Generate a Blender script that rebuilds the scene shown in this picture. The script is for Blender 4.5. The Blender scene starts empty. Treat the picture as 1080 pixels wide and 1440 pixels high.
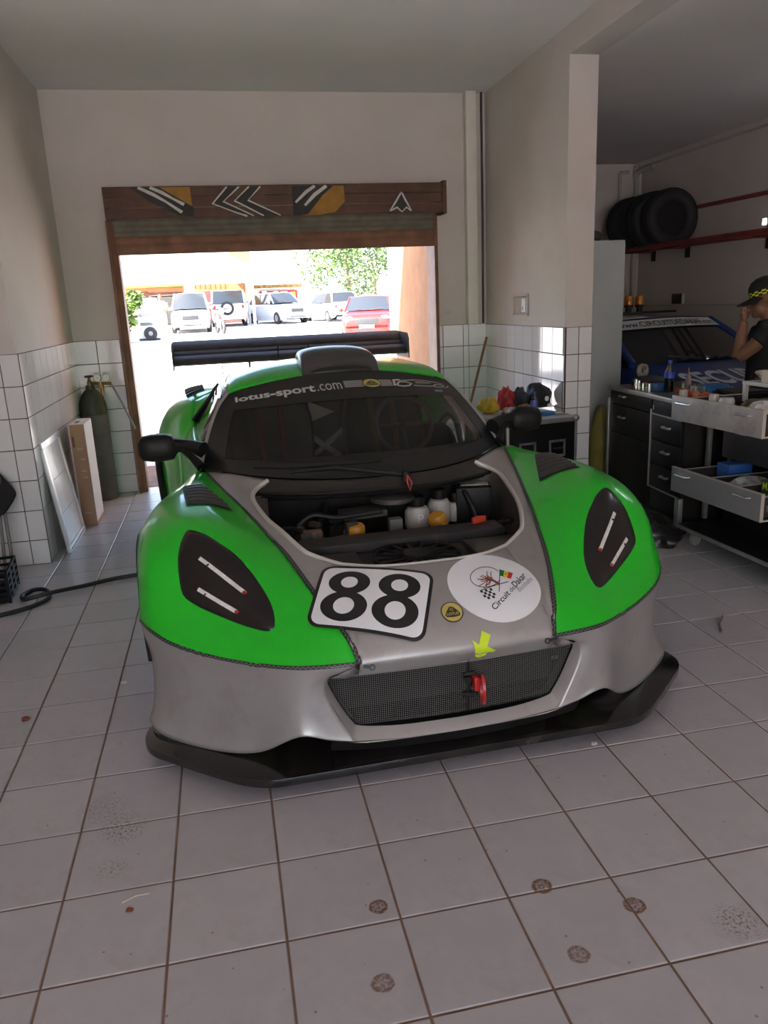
import bpy, bmesh, math, random
from mathutils import Vector, Matrix
from mathutils.bvhtree import BVHTree
random.seed(7)
SC = bpy.context.scene
COL = SC.collection
PI = math.pi

# ------------------------------------------------------------------ camera
def setup_camera():
    yaw, pitch, roll, F = 0.195352, 0.263686, -0.0443685, 1086.239
    cy, sy, cp, sp = math.cos(yaw), math.sin(yaw), math.cos(pitch), math.sin(pitch)
    f = Vector((sy*cp, cy*cp, -sp)); r = Vector((cy, -sy, 0)); u = r.cross(f)
    cr, sr = math.cos(roll), math.sin(roll)
    r2 = r*cr + u*sr; u2 = -r*sr + u*cr
    cam = bpy.data.cameras.new('camera'); o = bpy.data.objects.new('camera', cam); COL.objects.link(o)
    cam.sensor_fit = 'VERTICAL'; cam.sensor_height = 36.0; cam.lens = F/1440*36.0
    cam.clip_start = .05; cam.clip_end = 500
    m = Matrix.Identity(4)
    for i in range(3):
        m[i][0] = r2[i]; m[i][1] = u2[i]; m[i][2] = -f[i]
    m.translation = Vector((0.57436, -1.66035, 1.57048))
    o.matrix_world = m
    SC.camera = o
setup_camera()

# ------------------------------------------------------------------ world, sun, exposure
W = bpy.data.worlds.new('sky'); SC.world = W; W.use_nodes = True
wn = W.node_tree; wn.nodes.clear()
sky = wn.nodes.new('ShaderNodeTexSky'); sky.sky_type = 'NISHITA'; sky.sun_disc = False
sky.sun_elevation = math.radians(48); sky.sun_rotation = math.radians(240); sky.dust_density = 2.5; sky.air_density = 1.0
bg = wn.nodes.new('ShaderNodeBackground'); bg.inputs[1].default_value = 0.60
wo = wn.nodes.new('ShaderNodeOutputWorld')
wn.links.new(sky.outputs[0], bg.inputs[0]); wn.links.new(bg.outputs[0], wo.inputs[0])
sl = bpy.data.lights.new('sun_offscreen', 'SUN'); sl.energy = 20.0; sl.angle = math.radians(.6); sl.color = (1, .965, .92)
so = bpy.data.objects.new('sun_offscreen', sl); COL.objects.link(so)
so.rotation_euler = (math.radians(42), 0, math.radians(-60))     # sun high behind the building, over the added left shade block, shining towards +X and +Y
VS = SC.view_settings
SC.display_settings.display_device = 'sRGB'
VS.view_transform = 'Standard'; VS.look = 'None'; VS.gamma = 1.0; VS.use_curve_mapping = False
VS.exposure = 0.95
SC.cycles.max_bounces = 10; SC.cycles.diffuse_bounces = 6; SC.cycles.glossy_bounces = 4
SC.cycles.transmission_bounces = 6; SC.cycles.transparent_max_bounces = 12
SC.cycles.sample_clamp_indirect = 12.0

# ------------------------------------------------------------------ materials
MATS = {}
def nn(nt, t, **kw):
    n = nt.nodes.new(t)
    for k, v in kw.items():
        setattr(n, k, v)
    return n
def mat(name, col=(.8,.8,.8), rough=.5, metal=0.0, coat=0.0, var=0.0, vscale=6.0, bump=0.0, bscale=40.0,
        dirt=None, damt=0.0, dscale=3.0, emit=None, estr=0.0, rand=0.0, spec=.5, trans=0.0, alpha=1.0, wave=None):
    """procedural principled material: noise colour variation, dirt blotches, fine bump, per-object tint"""
    if name in MATS: return MATS[name]
    m = bpy.data.materials.new(name); m.use_nodes = True; nt = m.node_tree; N, L = nt.nodes, nt.links
    b = N['Principled BSDF']; c4 = (*col, 1)
    b.inputs['Base Color'].default_value = c4; b.inputs['Roughness'].default_value = rough
    b.inputs['Metallic'].default_value = metal; b.inputs['Coat Weight'].default_value = coat
    b.inputs['Coat Roughness'].default_value = .08
    b.inputs['Specular IOR Level'].default_value = spec; b.inputs['Alpha'].default_value = alpha
    b.inputs['Transmission Weight'].default_value = trans
    tc = nn(nt, 'ShaderNodeTexCoord'); cur = None
    if var or damt or bump or rand:
        src = tc.outputs['Object']
        nz = nn(nt, 'ShaderNodeTexNoise'); nz.inputs['Scale'].default_value = vscale; nz.inputs['Detail'].default_value = 6
        L.new(src, nz.inputs['Vector'])
        hs = nn(nt, 'ShaderNodeHueSaturation'); hs.inputs['Color'].default_value = c4
        mr = nn(nt, 'ShaderNodeMapRange'); mr.inputs['From Min'].default_value = .3; mr.inputs['From Max'].default_value = .7
        mr.inputs['To Min'].default_value = 1-var; mr.inputs['To Max'].default_value = 1+var
        L.new(nz.outputs['Fac'], mr.inputs['Value'])
        if rand:
            oi = nn(nt, 'ShaderNodeObjectInfo'); r2 = nn(nt, 'ShaderNodeMapRange')
            r2.inputs['To Min'].default_value = 1-rand; r2.inputs['To Max'].default_value = 1+rand
            L.new(oi.outputs['Random'], r2.inputs['Value'])
            mu = nn(nt, 'ShaderNodeMath', operation='MULTIPLY'); L.new(mr.outputs[0], mu.inputs[0]); L.new(r2.outputs[0], mu.inputs[1])
            L.new(mu.outputs[0], hs.inputs['Value'])
        else:
            L.new(mr.outputs[0], hs.inputs['Value'])
        cur = hs.outputs[0]
        if damt:
            n2 = nn(nt, 'ShaderNodeTexNoise'); n2.inputs['Scale'].default_value = dscale; n2.inputs['Detail'].default_value = 8
            n2.inputs['Roughness'].default_value = .65; L.new(src, n2.inputs['Vector'])
            rp = nn(nt, 'ShaderNodeMapRange'); rp.inputs['From Min'].default_value = .52; rp.inputs['From Max'].default_value = .72
            rp.inputs['To Max'].default_value = damt; L.new(n2.outputs['Fac'], rp.inputs['Value'])
            mx = nn(nt, 'ShaderNodeMix', data_type='RGBA'); mx.inputs['B'].default_value = (*dirt, 1)
            L.new(rp.outputs[0], mx.inputs['Factor']); L.new(cur, mx.inputs['A']); cur = mx.outputs['Result']
        L.new(cur, b.inputs['Base Color'])
        if bump:
            n3 = nn(nt, 'ShaderNodeTexNoise'); n3.inputs['Scale'].default_value = bscale; n3.inputs['Detail'].default_value = 5
            L.new(src, n3.inputs['Vector'])
            bp = nn(nt, 'ShaderNodeBump'); bp.inputs['Strength'].default_value = bump; bp.inputs['Distance'].default_value = .01
            L.new(n3.outputs['Fac'], bp.inputs['Height']); L.new(bp.outputs[0], b.inputs['Normal'])
    if emit:
        b.inputs['Emission Color'].default_value = (*emit, 1); b.inputs['Emission Strength'].default_value = estr
    MATS[name] = m
    return m
def glass(name, tint=(.25,.25,.25), refl=.12, rough=.03):
    """thin tinted glazing: see-through tint mixed with a mirror layer"""
    if name in MATS: return MATS[name]
    m = bpy.data.materials.new(name); m.use_nodes = True; nt = m.node_tree; N, L = nt.nodes, nt.links; N.clear()
    o = nn(nt, 'ShaderNodeOutputMaterial'); t = nn(nt, 'ShaderNodeBsdfTransparent'); t.inputs[0].default_value = (*tint, 1)
    g = nn(nt, 'ShaderNodeBsdfGlossy'); g.inputs['Roughness'].default_value = rough; g.inputs[0].default_value = (.9,.9,.9,1)
    fr = nn(nt, 'ShaderNodeLayerWeight'); fr.inputs[0].default_value = .5
    pw = nn(nt, 'ShaderNodeMath', operation='POWER'); pw.inputs[1].default_value = 5; L.new(fr.outputs['Facing'], pw.inputs[0])
    ad = nn(nt, 'ShaderNodeMath', operation='ADD'); ad.inputs[1].default_value = refl; ad.use_clamp = True
    mx = nn(nt, 'ShaderNodeMixShader'); L.new(pw.outputs[0], ad.inputs[0]); L.new(ad.outputs[0], mx.inputs[0])
    L.new(t.outputs[0], mx.inputs[1]); L.new(g.outputs[0], mx.inputs[2]); L.new(mx.outputs[0], o.inputs[0])
    MATS[name] = m
    return m

# ------------------------------------------------------------------ mesh helpers
def V(*a): return Vector(a)
def T(x, y, z): return Matrix.Translation((x, y, z))
def RX(a): return Matrix.Rotation(a, 4, 'X')
def RY(a): return Matrix.Rotation(a, 4, 'Y')
def RZ(a): return Matrix.Rotation(a, 4, 'Z')
def frame_to(a, b):
    """matrix whose z axis runs from a to b, origin a"""
    d = (Vector(b)-Vector(a)); q = d.to_track_quat('Z', 'Y'); return Matrix.Translation(a) @ q.to_matrix().to_4x4(), d.length
class MB:
    def __init__(s): s.v = []; s.f = []; s.uv = None; s.M = Matrix.Identity(4)
    def add(s, vs, fs):
        b = len(s.v); s.v += [s.M @ Vector(p) for p in vs]; s.f += [tuple(i+b for i in f) for f in fs]; return s
    def box(s, c, d, m=None):
        x, y, z = d[0]/2, d[1]/2, d[2]/2
        vs = [Vector((i*x, j*y, k*z)) for i in (-1,1) for j in (-1,1) for k in (-1,1)]
        if m is not None: vs = [m @ p for p in vs]
        vs = [p+Vector(c) for p in vs]
        return s.add(vs, [(0,1,3,2),(4,6,7,5),(0,4,5,1),(2,3,7,6),(0,2,6,4),(1,5,7,3)])
    def box2(s, a, b):
        return s.box([(a[i]+b[i])/2 for i in range(3)], [abs(b[i]-a[i]) for i in range(3)])
    def prism(s, poly, z0, z1, m=None):
        n = len(poly); vs = [Vector((p[0], p[1], z0)) for p in poly]+[Vector((p[0], p[1], z1)) for p in poly]
        if m is not None: vs = [m @ p for p in vs]
        fs = [tuple(range(n))[::-1], tuple(range(n, 2*n))]+[(i, (i+1) % n, n+(i+1) % n, n+i) for i in range(n)]
        return s.add(vs, fs)
    def cyl(s, a, b, r, r2=None, n=16, caps=True):
        r2 = r if r2 is None else r2; m, L = frame_to(a, b)
        vs = [m @ Vector((r*math.cos(2*PI*i/n), r*math.sin(2*PI*i/n), 0)) for i in range(n)]
        vs += [m @ Vector((r2*math.cos(2*PI*i/n), r2*math.sin(2*PI*i/n), L)) for i in range(n)]
        fs = [(i, (i+1) % n, n+(i+1) % n, n+i) for i in range(n)]
        if caps: fs += [tuple(range(n))[::-1], tuple(range(n, 2*n))]
        return s.add(vs, fs)
    def tube(s, pts, r, n=8, closed=False):
        pts = [Vector(p) for p in pts]; k = len(pts); rs = r if isinstance(r, (list, tuple)) else [r]*k
        vs = []; fs = []; up = None
        for i, p in enumerate(pts):
            if closed: t = pts[(i+1) % k]-pts[i-1]
            else: t = pts[min(i+1, k-1)]-pts[max(i-1, 0)]
            t.normalize()
            if up is None:
                up = Vector((0,0,1)) if abs(t.z) < .9 else Vector((1,0,0))
            a = t.cross(up); a = a.normalized() if a.length > 1e-6 else t.orthogonal().normalized()
            bb = a.cross(t).normalized(); up = bb
            vs += [p+(a*math.cos(2*PI*j/n)+bb*math.sin(2*PI*j/n))*rs[i] for j in range(n)]
        for i in range(k if closed else k-1):
            i2 = (i+1) % k
            fs += [(i*n+j, i*n+(j+1) % n, i2*n+(j+1) % n, i2*n+j) for j in range(n)]
        if not closed: fs += [tuple(range(n))[::-1], tuple((k-1)*n+j for j in range(n))]
        return s.add(vs, fs)
    def lathe(s, prof, n=24, m=None):
        vs = []; fs = []; k = len(prof)
        for (r, z) in prof:
            vs += [Vector((r*math.cos(2*PI*j/n), r*math.sin(2*PI*j/n), z)) for j in range(n)]
        if m is not None: vs = [m @ p for p in vs]
        for i in range(k-1):
            fs += [(i*n+j, i*n+(j+1) % n, (i+1)*n+(j+1) % n, (i+1)*n+j) for j in range(n)]
        if tuple(prof[0]) == tuple(prof[-1]): return s.add(vs, fs)
        if prof[0][0] > 1e-6: fs.append(tuple(range(n))[::-1])
        if prof[-1][0] > 1e-6: fs.append(tuple((k-1)*n+j for j in range(n)))
        return s.add(vs, fs)
    def grid(s, P, closed=False):
        r, c = len(P), len(P[0]); vs = [p for row in P for p in row]
        fs = [(i*c+j, i*c+j+1, (i+1)*c+j+1, (i+1)*c+j) for i in range(r-1) for j in range(c-1)]
        if closed: fs += [(i*c+c-1, i*c, (i+1)*c, (i+1)*c+c-1) for i in range(r-1)]
        return s.add(vs, fs)
    def ell(s, c, rad, nu=14, nv=10, m=None):
        P = []
        for i in range(nv+1):
            a = PI*i/nv
            P.append([Vector((rad[0]*math.sin(a)*math.cos(2*PI*j/nu), rad[1]*math.sin(a)*math.sin(2*PI*j/nu), rad[2]*math.cos(a))) for j in range(nu)])
        if m is not None: P = [[m @ p for p in row] for row in P]
        P = [[p+Vector(c) for p in row] for row in P]
        return s.grid(P, closed=True)
    def mesh(s, name, bevel=0, seg=2, smooth=True, angle=35, solid=0, doubles=True):
        me = bpy.data.meshes.new(name); bm = bmesh.new()
        vl = [bm.verts.new(p) for p in s.v]
        for f in s.f:
            try: bm.faces.new([vl[i] for i in f])
            except ValueError: pass
        if doubles: bmesh.ops.remove_doubles(bm, verts=bm.verts, dist=1e-5)
        bmesh.ops.recalc_face_normals(bm, faces=bm.faces)
        if bevel:
            es = [e for e in bm.edges if len(e.link_faces) == 2 and e.calc_face_angle(0) > math.radians(30)]
            bmesh.ops.bevel(bm, geom=es, offset=bevel, segments=seg, affect='EDGES', profile=.6, clamp_overlap=True)
        if solid:
            bmesh.ops.solidify(bm, geom=bm.faces[:], thickness=solid)
            bmesh.ops.recalc_face_normals(bm, faces=bm.faces)
        bm.to_mesh(me); bm.free()
        if smooth:
            me.shade_smooth()
            me.set_sharp_from_angle(angle=math.radians(angle))
        return me
    def build(s, name, m, parent=None, loc=None, rz=0, **kw):
        return link(name, s.mesh(name, **kw), m, parent, loc, rz)
def link(name, me, m, parent=None, loc=None, rz=0):
    o = bpy.data.objects.new(name, me); COL.objects.link(o)
    if m is not None and not me.materials: me.materials.append(m)
    if parent is not None: o.parent = parent
    if loc is not None: o.location = loc
    if rz: o.rotation_euler = (0, 0, rz)
    return o
def tag(o, label=None, cat=None, group=None, kind=None):
    if label: o['label'] = label
    if cat: o['category'] = cat
    if group: o['group'] = group
    if kind: o['kind'] = kind
    return o
def thing(name, label, cat, loc=(0,0,0), rz=0, group=None):
    o = bpy.data.objects.new(name, None); COL.objects.link(o); o.location = loc; o.rotation_euler = (0,0,rz)
    o.empty_display_size = .1
    return tag(o, label, cat, group)
def dup(root, loc, rz=None, label=None, group=None):
    r = root.copy(); COL.objects.link(r); r.location = loc
    if rz is not None: r.rotation_euler = (0,0,rz)
    if label: r['label'] = label
    if group: r['group'] = group
    for ch in list(root.children):
        c = ch.copy(); COL.objects.link(c); c.parent = r
        for g in ch.children:
            d = g.copy(); COL.objects.link(d); d.parent = c
    return r
def struct(name, mb, m, **kw):
    o = mb.build(name, m, **kw); o['kind'] = 'structure'; return o
def cr(p0, p1, p2, p3, t):
    return .5*((2*p1)+(-p0+p2)*t+(2*p0-5*p1+4*p2-p3)*t*t+(-p0+3*p1-3*p2+p3)*t**3)
def spline(P, n=6, closed=False):
    P = [Vector(p) for p in P]; k = len(P); out = []
    for i in range(k if closed else k-1):
        if closed: a, b, c, d = P[i-1], P[i], P[(i+1) % k], P[(i+2) % k]
        else:
            b, c = P[i], P[i+1]; a = P[i-1] if i else 2*b-c; d = P[i+2] if i+2 < k else 2*c-b
        out += [cr(a, b, c, d, t/n) for t in range(n)]
    if not closed: out.append(P[-1].copy())
    return out
def surf(P, nu=5, nv=5):
    rows = [spline(r, nv) for r in P]
    cols = [spline([r[j] for r in rows], nu) for j in range(len(rows[0]))]
    return [[cols[j][i] for j in range(len(cols))] for i in range(len(cols[0]))]
def mir(P): return [[Vector((-p[0], p[1], p[2])) for p in r] for r in P]
def text_data(txt, size=.1, bold=0.0, shear=0.0, spacing=1.0, align='CENTER'):
    """flat text triangles (2-d verts, faces) from the built-in font"""
    cu = bpy.data.curves.new('t', 'FONT'); cu.body = txt; cu.size = size; cu.offset = bold; cu.shear = shear
    cu.space_character = spacing; cu.align_x = align; cu.align_y = 'CENTER'; cu.resolution_u = 3
    o = bpy.data.objects.new('t', cu); COL.objects.link(o)
    dg = bpy.context.evaluated_depsgraph_get(); me = o.evaluated_get(dg).to_mesh()
    vs = [v.co.copy() for v in me.vertices]; fs = [tuple(p.vertices) for p in me.polygons]
    o.evaluated_get(dg).to_mesh_clear(); bpy.data.objects.remove(o); bpy.data.curves.remove(cu)
    return vs, fs
def ellipse(cx, cy, rx, ry, n=40, a=0.0):
    return [(cx+rx*math.cos(t)*math.cos(a)-ry*math.sin(t)*math.sin(a), cy+rx*math.cos(t)*math.sin(a)+ry*math.sin(t)*math.cos(a)) for t in (2*PI*i/n for i in range(n))]
def rrect(w, h, r, n=5):
    out = []
    for cx, cy, a0 in ((w/2-r, h/2-r, 0), (-w/2+r, h/2-r, PI/2), (-w/2+r, -h/2+r, PI), (w/2-r, -h/2+r, 1.5*PI)):
        out += [(cx+r*math.cos(a0+PI/2*i/n), cy+r*math.sin(a0+PI/2*i/n)) for i in range(n+1)]
    return out
def fill_fan(poly, rings=8):
    """dense 2-d fill of a star-shaped polygon: verts, faces"""
    n = len(poly); cx = sum(p[0] for p in poly)/n; cy = sum(p[1] for p in poly)/n
    vs = [(cx, cy)]; fs = []
    for k in range(1, rings+1):
        vs += [(cx+(p[0]-cx)*k/rings, cy+(p[1]-cy)*k/rings) for p in poly]
    for j in range(n):
        fs.append((0, 1+j, 1+(j+1) % n))
    for k in range(rings-1):
        a = 1+k*n; b = a+n
        fs += [(a+j, b+j, b+(j+1) % n, a+(j+1) % n) for j in range(n)]
    return vs, fs
# ================================================================== SETTING
M_WALL = mat('wall_paint', (.60,.54,.50), .85, var=.05, vscale=1.5, bump=.15, bscale=60, dirt=(.50,.40,.31), damt=.35, dscale=1.1)
M_CEIL = mat('ceiling_paint', (.74,.70,.69), .9, var=.04, vscale=1.2, bump=.08, bscale=30)
M_BAYW = M_WALL
M_GROUT = mat('floor_grout', (.20,.115,.075), .9, var=.25, vscale=9)
M_WGROUT = mat('wall_grout', (.075,.055,.048), .9, var=.15, vscale=9)
M_WTILE = mat('wall_tile_glaze', (.74,.71,.715), .07, var=.03, vscale=4, rand=.05, dirt=(.42,.36,.31), damt=.22, dscale=2.5)
M_EXT = mat('outside_plaster', (.42,.21,.10), .9, var=.12, vscale=6, bump=.6, bscale=45)

def floor_tile_material():
    m = mat('floor_tile_glaze', (.46,.43,.435), .30, var=.06, vscale=7, rand=.05, bump=.05, bscale=50, dirt=(.30,.255,.23), damt=.4, dscale=5)
    nt = m.node_tree; N, L = nt.nodes, nt.links; b = N['Principled BSDF']
    cur = b.inputs['Base Color'].links[0].from_socket
    geo = nn(nt, 'ShaderNodeNewGeometry'); P = geo.outputs['Position']
    fn = nn(nt, 'ShaderNodeTexNoise'); fn.inputs['Scale'].default_value = 38; fn.inputs['Detail'].default_value = 7; L.new(P, fn.inputs['Vector'])
    sp = nn(nt, 'ShaderNodeTexNoise'); sp.inputs['Scale'].default_value = 130; sp.inputs['Detail'].default_value = 4; L.new(P, sp.inputs['Vector'])
    def math2(op, a, c, clamp=False):
        n = nn(nt, 'ShaderNodeMath', operation=op); n.use_clamp = clamp
        for i, q in enumerate((a, c)):
            if isinstance(q, (int, float)): n.inputs[i].default_value = q
            else: L.new(q, n.inputs[i])
        return n.outputs[0]
    def blot(cx, cy, r, ring, amt, col, cur, noise, thr):
        d = nn(nt, 'ShaderNodeVectorMath', operation='DISTANCE'); L.new(P, d.inputs[0]); d.inputs[1].default_value = (cx, cy, 0)
        a = nn(nt, 'ShaderNodeMapRange', interpolation_type='SMOOTHSTEP'); L.new(d.outputs['Value'], a.inputs['Value'])
        a.inputs['From Min'].default_value = r; a.inputs['From Max'].default_value = r*(.82 if ring else .2)
        if ring:
            dd = math2('ADD', d.outputs['Value'], math2('MULTIPLY', math2('SUBTRACT', noise, .5), .016)); L.new(dd, a.inputs['Value'])
        f = a.outputs[0]
        nz = nn(nt, 'ShaderNodeMapRange'); L.new(noise, nz.inputs['Value']); nz.inputs['From Min'].default_value = thr-(.10 if ring else 0); nz.inputs['From Max'].default_value = thr+.12
        if ring:
            h = nn(nt, 'ShaderNodeMapRange', interpolation_type='SMOOTHSTEP'); L.new(d.outputs['Value'], h.inputs['Value'])
            h.inputs['From Min'].default_value = r*.45; h.inputs['From Max'].default_value = r*.85
            n5 = nn(nt, 'ShaderNodeMapRange'); L.new(sp.outputs['Fac'], n5.inputs['Value']); n5.inputs['From Min'].default_value = .40; n5.inputs['From Max'].default_value = .56
            k = math2('ADD', math2('MULTIPLY', h.outputs[0], .35), math2('ADD', math2('MULTIPLY', n5.outputs[0], .55), .25), True); f = math2('MULTIPLY', f, k)
        else:
            f = math2('MULTIPLY', f, nz.outputs[0])
        f = math2('MULTIPLY', f, amt, True)
        mx = nn(nt, 'ShaderNodeMix', data_type='RGBA'); mx.inputs['B'].default_value = (*col, 1)
        L.new(f, mx.inputs['Factor']); L.new(cur, mx.inputs['A']); return mx.outputs['Result']
    rust = (.145,.058,.016)
    for cx, cy, r, a in ((.850,.055,.027,1.0), (.812,-.185,.030,.85), (1.303,.015,.030,1.0), (1.512,-.112,.032,1.0), (1.299,-.223,.030,.85)):
        cur = blot(cx, cy, r, True, a, rust, cur, fn.outputs['Fac'], .5)
    for cx, cy, r, a in ((1.735,-.23,.085,.8), (.134,.58,.10,.85), (.118,.397,.07,.5), (.19,.21,.012,1), (.06,.70,.12,.5)):
        cur = blot(cx, cy, r, False, a, (.13,.065,.035), cur, sp.outputs['Fac'], .5)
    # fine scattered specks of dirt
    vo = nn(nt, 'ShaderNodeTexVoronoi'); vo.inputs['Scale'].default_value = 14; L.new(P, vo.inputs['Vector'])
    v2 = nn(nt, 'ShaderNodeMapRange'); L.new(vo.outputs['Distance'], v2.inputs['Value']); v2.inputs['From Min'].default_value = .065; v2.inputs['From Max'].default_value = .035
    mx = nn(nt, 'ShaderNodeMix', data_type='RGBA'); mx.inputs['B'].default_value = (.14,.11,.10,1)
    q = math2('MULTIPLY', v2.outputs[0], .7); L.new(q, mx.inputs['Factor']); L.new(cur, mx.inputs['A'])
    L.new(mx.outputs['Result'], b.inputs['Base Color'])
    return m
M_FTILE = floor_tile_material()

XL, XR, YB, YP, YRET, ZC = -.665, 3.085, 5.58, 3.82, 3.58, 3.335
BX, BYB, BZ = 6.12, 8.2, 3.16
floor = struct('floor', MB().box2((-2.9,-6.2,-.12), (BX+.2,BYB+.2,-.003)), M_GROUT, smooth=False)

def tile_mb(w, h, t=.012, ch=.0022):
    """one tile lying in x-y, face at z=0, thin chamfer"""
    a, b = w/2, h/2
    ring = lambda q, z: [(-a+q,-b+q,z), (a-q,-b+q,z), (a-q,b-q,z), (-a+q,b-q,z)]
    mb = MB(); mb.add(ring(ch, 0)+ring(0, -ch)+ring(0, -t), [(0,1,2,3)]+[(4+i, 4+(i+1) % 4, (i+1) % 4, i) for i in range(4)]+[(8+i, 8+(i+1) % 4, 4+(i+1) % 4, 4+i) for i in range(4)])
    return mb
TS, GAP = .30, .0065
tile_me = tile_mb(TS-GAP, TS-GAP).mesh('floor_tile', smooth=False); tile_me.materials.append(M_FTILE)
camI = SC.camera.matrix_world.inverted()
def px(p):
    q = camI @ Vector(p)
    return (540+1086.24*q.x/-q.z, 720-1086.24*q.y/-q.z, -q.z)
cand = []; rest = []
for i in range(-9, 21):
    for j in range(-20, 28):
        x, y = (i+.5)*TS, (j+.5)*TS
        if x < -2.7 or x > BX+.1 or y > BYB: continue
        if x < XL-.2 and y > YRET: continue
        if x < XR and y > YB+.15: continue
        u, v, d = px((x, y, 0)); hid = (.5 < x < 2.05 and 1.2 < y < 5.2)
        seen = d > .2 and -60 < u < 1140 and 0 < v < 1520 and not hid and not (x > 3.4 and y > 2.8)
        (cand if seen else rest).append((d, x, y))
cand.sort()
for d, x, y in cand[:296]:
    o = link('floor_tile', tile_me, None, floor, (x, y, random.uniform(-.0006, .0004)))
    o.rotation_euler = (random.uniform(-.0012,.0012), random.uniform(-.0012,.0012), 0)
mb = MB()
for d, x, y in cand[296:]+rest:
    mb.M = T(x, y, random.uniform(-.0006,.0004)); t = tile_mb(TS-GAP, TS-GAP); mb.add(t.v, t.f)
tag(mb.build('floor_tile_rest', M_FTILE, floor, smooth=False, doubles=False), kind='stuff')

# walls
mb = MB(); mb.box2((XL-.2,YB,0), (-.21,YB+.2,ZC+.1)); mb.box2((2.58,YB,0), (XR+.1,YB+.2,ZC+.1)); mb.box2((-.21,YB,2.36), (2.58,YB+.2,ZC+.1))
wall_back = struct('wall_back', mb, M_WALL, smooth=False)
wall_left = struct('wall_left', MB().box2((-2.9,YRET,0), (XL,YB+.2,ZC+.1)), M_WALL, smooth=False)
wall_right = struct('wall_right', MB().box2((XR,YP,0), (XR+.215,BYB+.2,ZC+.1)), M_WALL, smooth=False)
struct('trim_1', MB().box2((XR,-6,3.15), (XR+.215,YP,ZC+.1)), M_WALL, smooth=False)
wall_side = struct('wall_side', MB().box2((-2.9,-6,0), (-2.7,YRET,ZC+.1)), M_WALL, smooth=False)
mb = MB(); mb.box2((-2.9,-6.2,0), (-1.7,-6,ZC+.1)); mb.box2((2.5,-6.2,0), (BX,-6,ZC+.1)); mb.box2((-1.7,-6.2,2.65), (2.5,-6,ZC+.1))
struct('wall_front', mb, M_WALL, smooth=False)
wall_bay_back = struct('wall_bay_back', MB().box2((XR+.215,BYB,0), (BX+.2,BYB+.2,ZC+.1)), M_BAYW, smooth=False)
wall_bay_right = struct('wall_bay_right', MB().box2((BX,-6.2,0), (BX+.2,BYB,ZC+.1)), M_BAYW, smooth=False)
struct('ceiling', MB().box2((-2.9,-6.2,ZC), (XR+.1,YB+.2,ZC+1.05)), M_CEIL, smooth=False)
struct('ceiling_bay', MB().box2((XR+.215,-6.2,BZ), (BX+.2,BYB+.2,ZC+1.6)), M_CEIL, smooth=False)
# strip added along the bay ceiling where a shadow band falls, in wall paint
struct('trim_2', MB().box2((BX-.10,-6,BZ-.05), (BX,BYB,BZ)), M_BAYW, smooth=False)

# wall tiling: each tile its own piece
TILE_CACHE = {}
def put_tile(parent, w, h, M):
    k = (round(w, 4), round(h, 4))
    if k not in TILE_CACHE:
        me = tile_mb(w-.005, h-.005, .008, .0022).mesh('wall_tile', smooth=False); me.materials.append(M_WTILE); TILE_CACHE[k] = me
    o = link('wall_tile', TILE_CACHE[k], None, parent); o.matrix_local = M
def tile_wall(parent, org, udir, n, joints, zj):
    """tiles on a vertical wall: org point at u=0, udir horizontal unit, n outward normal; joints in u, zj in z"""
    u = Vector(udir); nv = Vector(n); z = Vector((0,0,1))
    if u.cross(z).dot(nv) < 0: u = -u; joints = [-q for q in joints][::-1]
    R = Matrix(((u.x, z.x, nv.x, 0), (u.y, z.y, nv.y, 0), (u.z, z.z, nv.z, 0), (0,0,0,1)))
    lo, hi = joints[0], joints[-1]
    mb = MB(); pts = [Vector(org)+u*a+z*b+nv*c for a in (lo, hi) for b in (0, zj[-1]) for c in (-.01, .0045)]
    mb.add(pts, [(0,1,3,2),(4,6,7,5),(0,4,5,1),(2,3,7,6),(0,2,6,4),(1,5,7,3)])
    mb.build('tile_backing', M_WGROUT, parent, smooth=False)
    for a, b in zip(joints, joints[1:]):
        for c, d in zip(zj, zj[1:]):
            p = Vector(org)+u*((a+b)/2)+z*((c+d)/2)+nv*(.0095+random.uniform(-.0006,.0006))
            put_tile(parent, b-a, d-c, Matrix.Translation(p) @ R @ RX(random.uniform(-.003,.003)) @ RY(random.uniform(-.003,.003)))
ZJ = [0, .165]+[.165+.2*i for i in range(1, 7)]
tile_wall(wall_back, (0,YB,0), (1,0,0), (0,-1,0), [XL,-.478,-.278,-.215], ZJ)
tile_wall(wall_back, (0,YB,0), (1,0,0), (0,-1,0), [2.585,2.65,2.85,2.905,XR], [z-.02 if z > .1 else z for z in ZJ])
tile_wall(wall_left, (XL,0,0), (0,1,0), (1,0,0), [3.58+.2*i for i in range(11)], ZJ)
tile_wall(wall_left, (0,YRET,0), (1,0,0), (0,-1,0), [-1.567,-1.367,-1.167,-.967,-.767,XL+.01], ZJ)
tile_wall(wall_right, (XR,0,0), (0,1,0), (-1,0,0), [YP-.01]+[YP+.2*i for i in range(1, 9)]+[YB], [z-.025 if z > .1 else z for z in ZJ])
tile_wall(wall_right, (0,YP,0), (1,0,0), (0,-1,0), [XR-.01,3.195,XR+.215], [z-.025 if z > .1 else z for z in ZJ])

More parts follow.
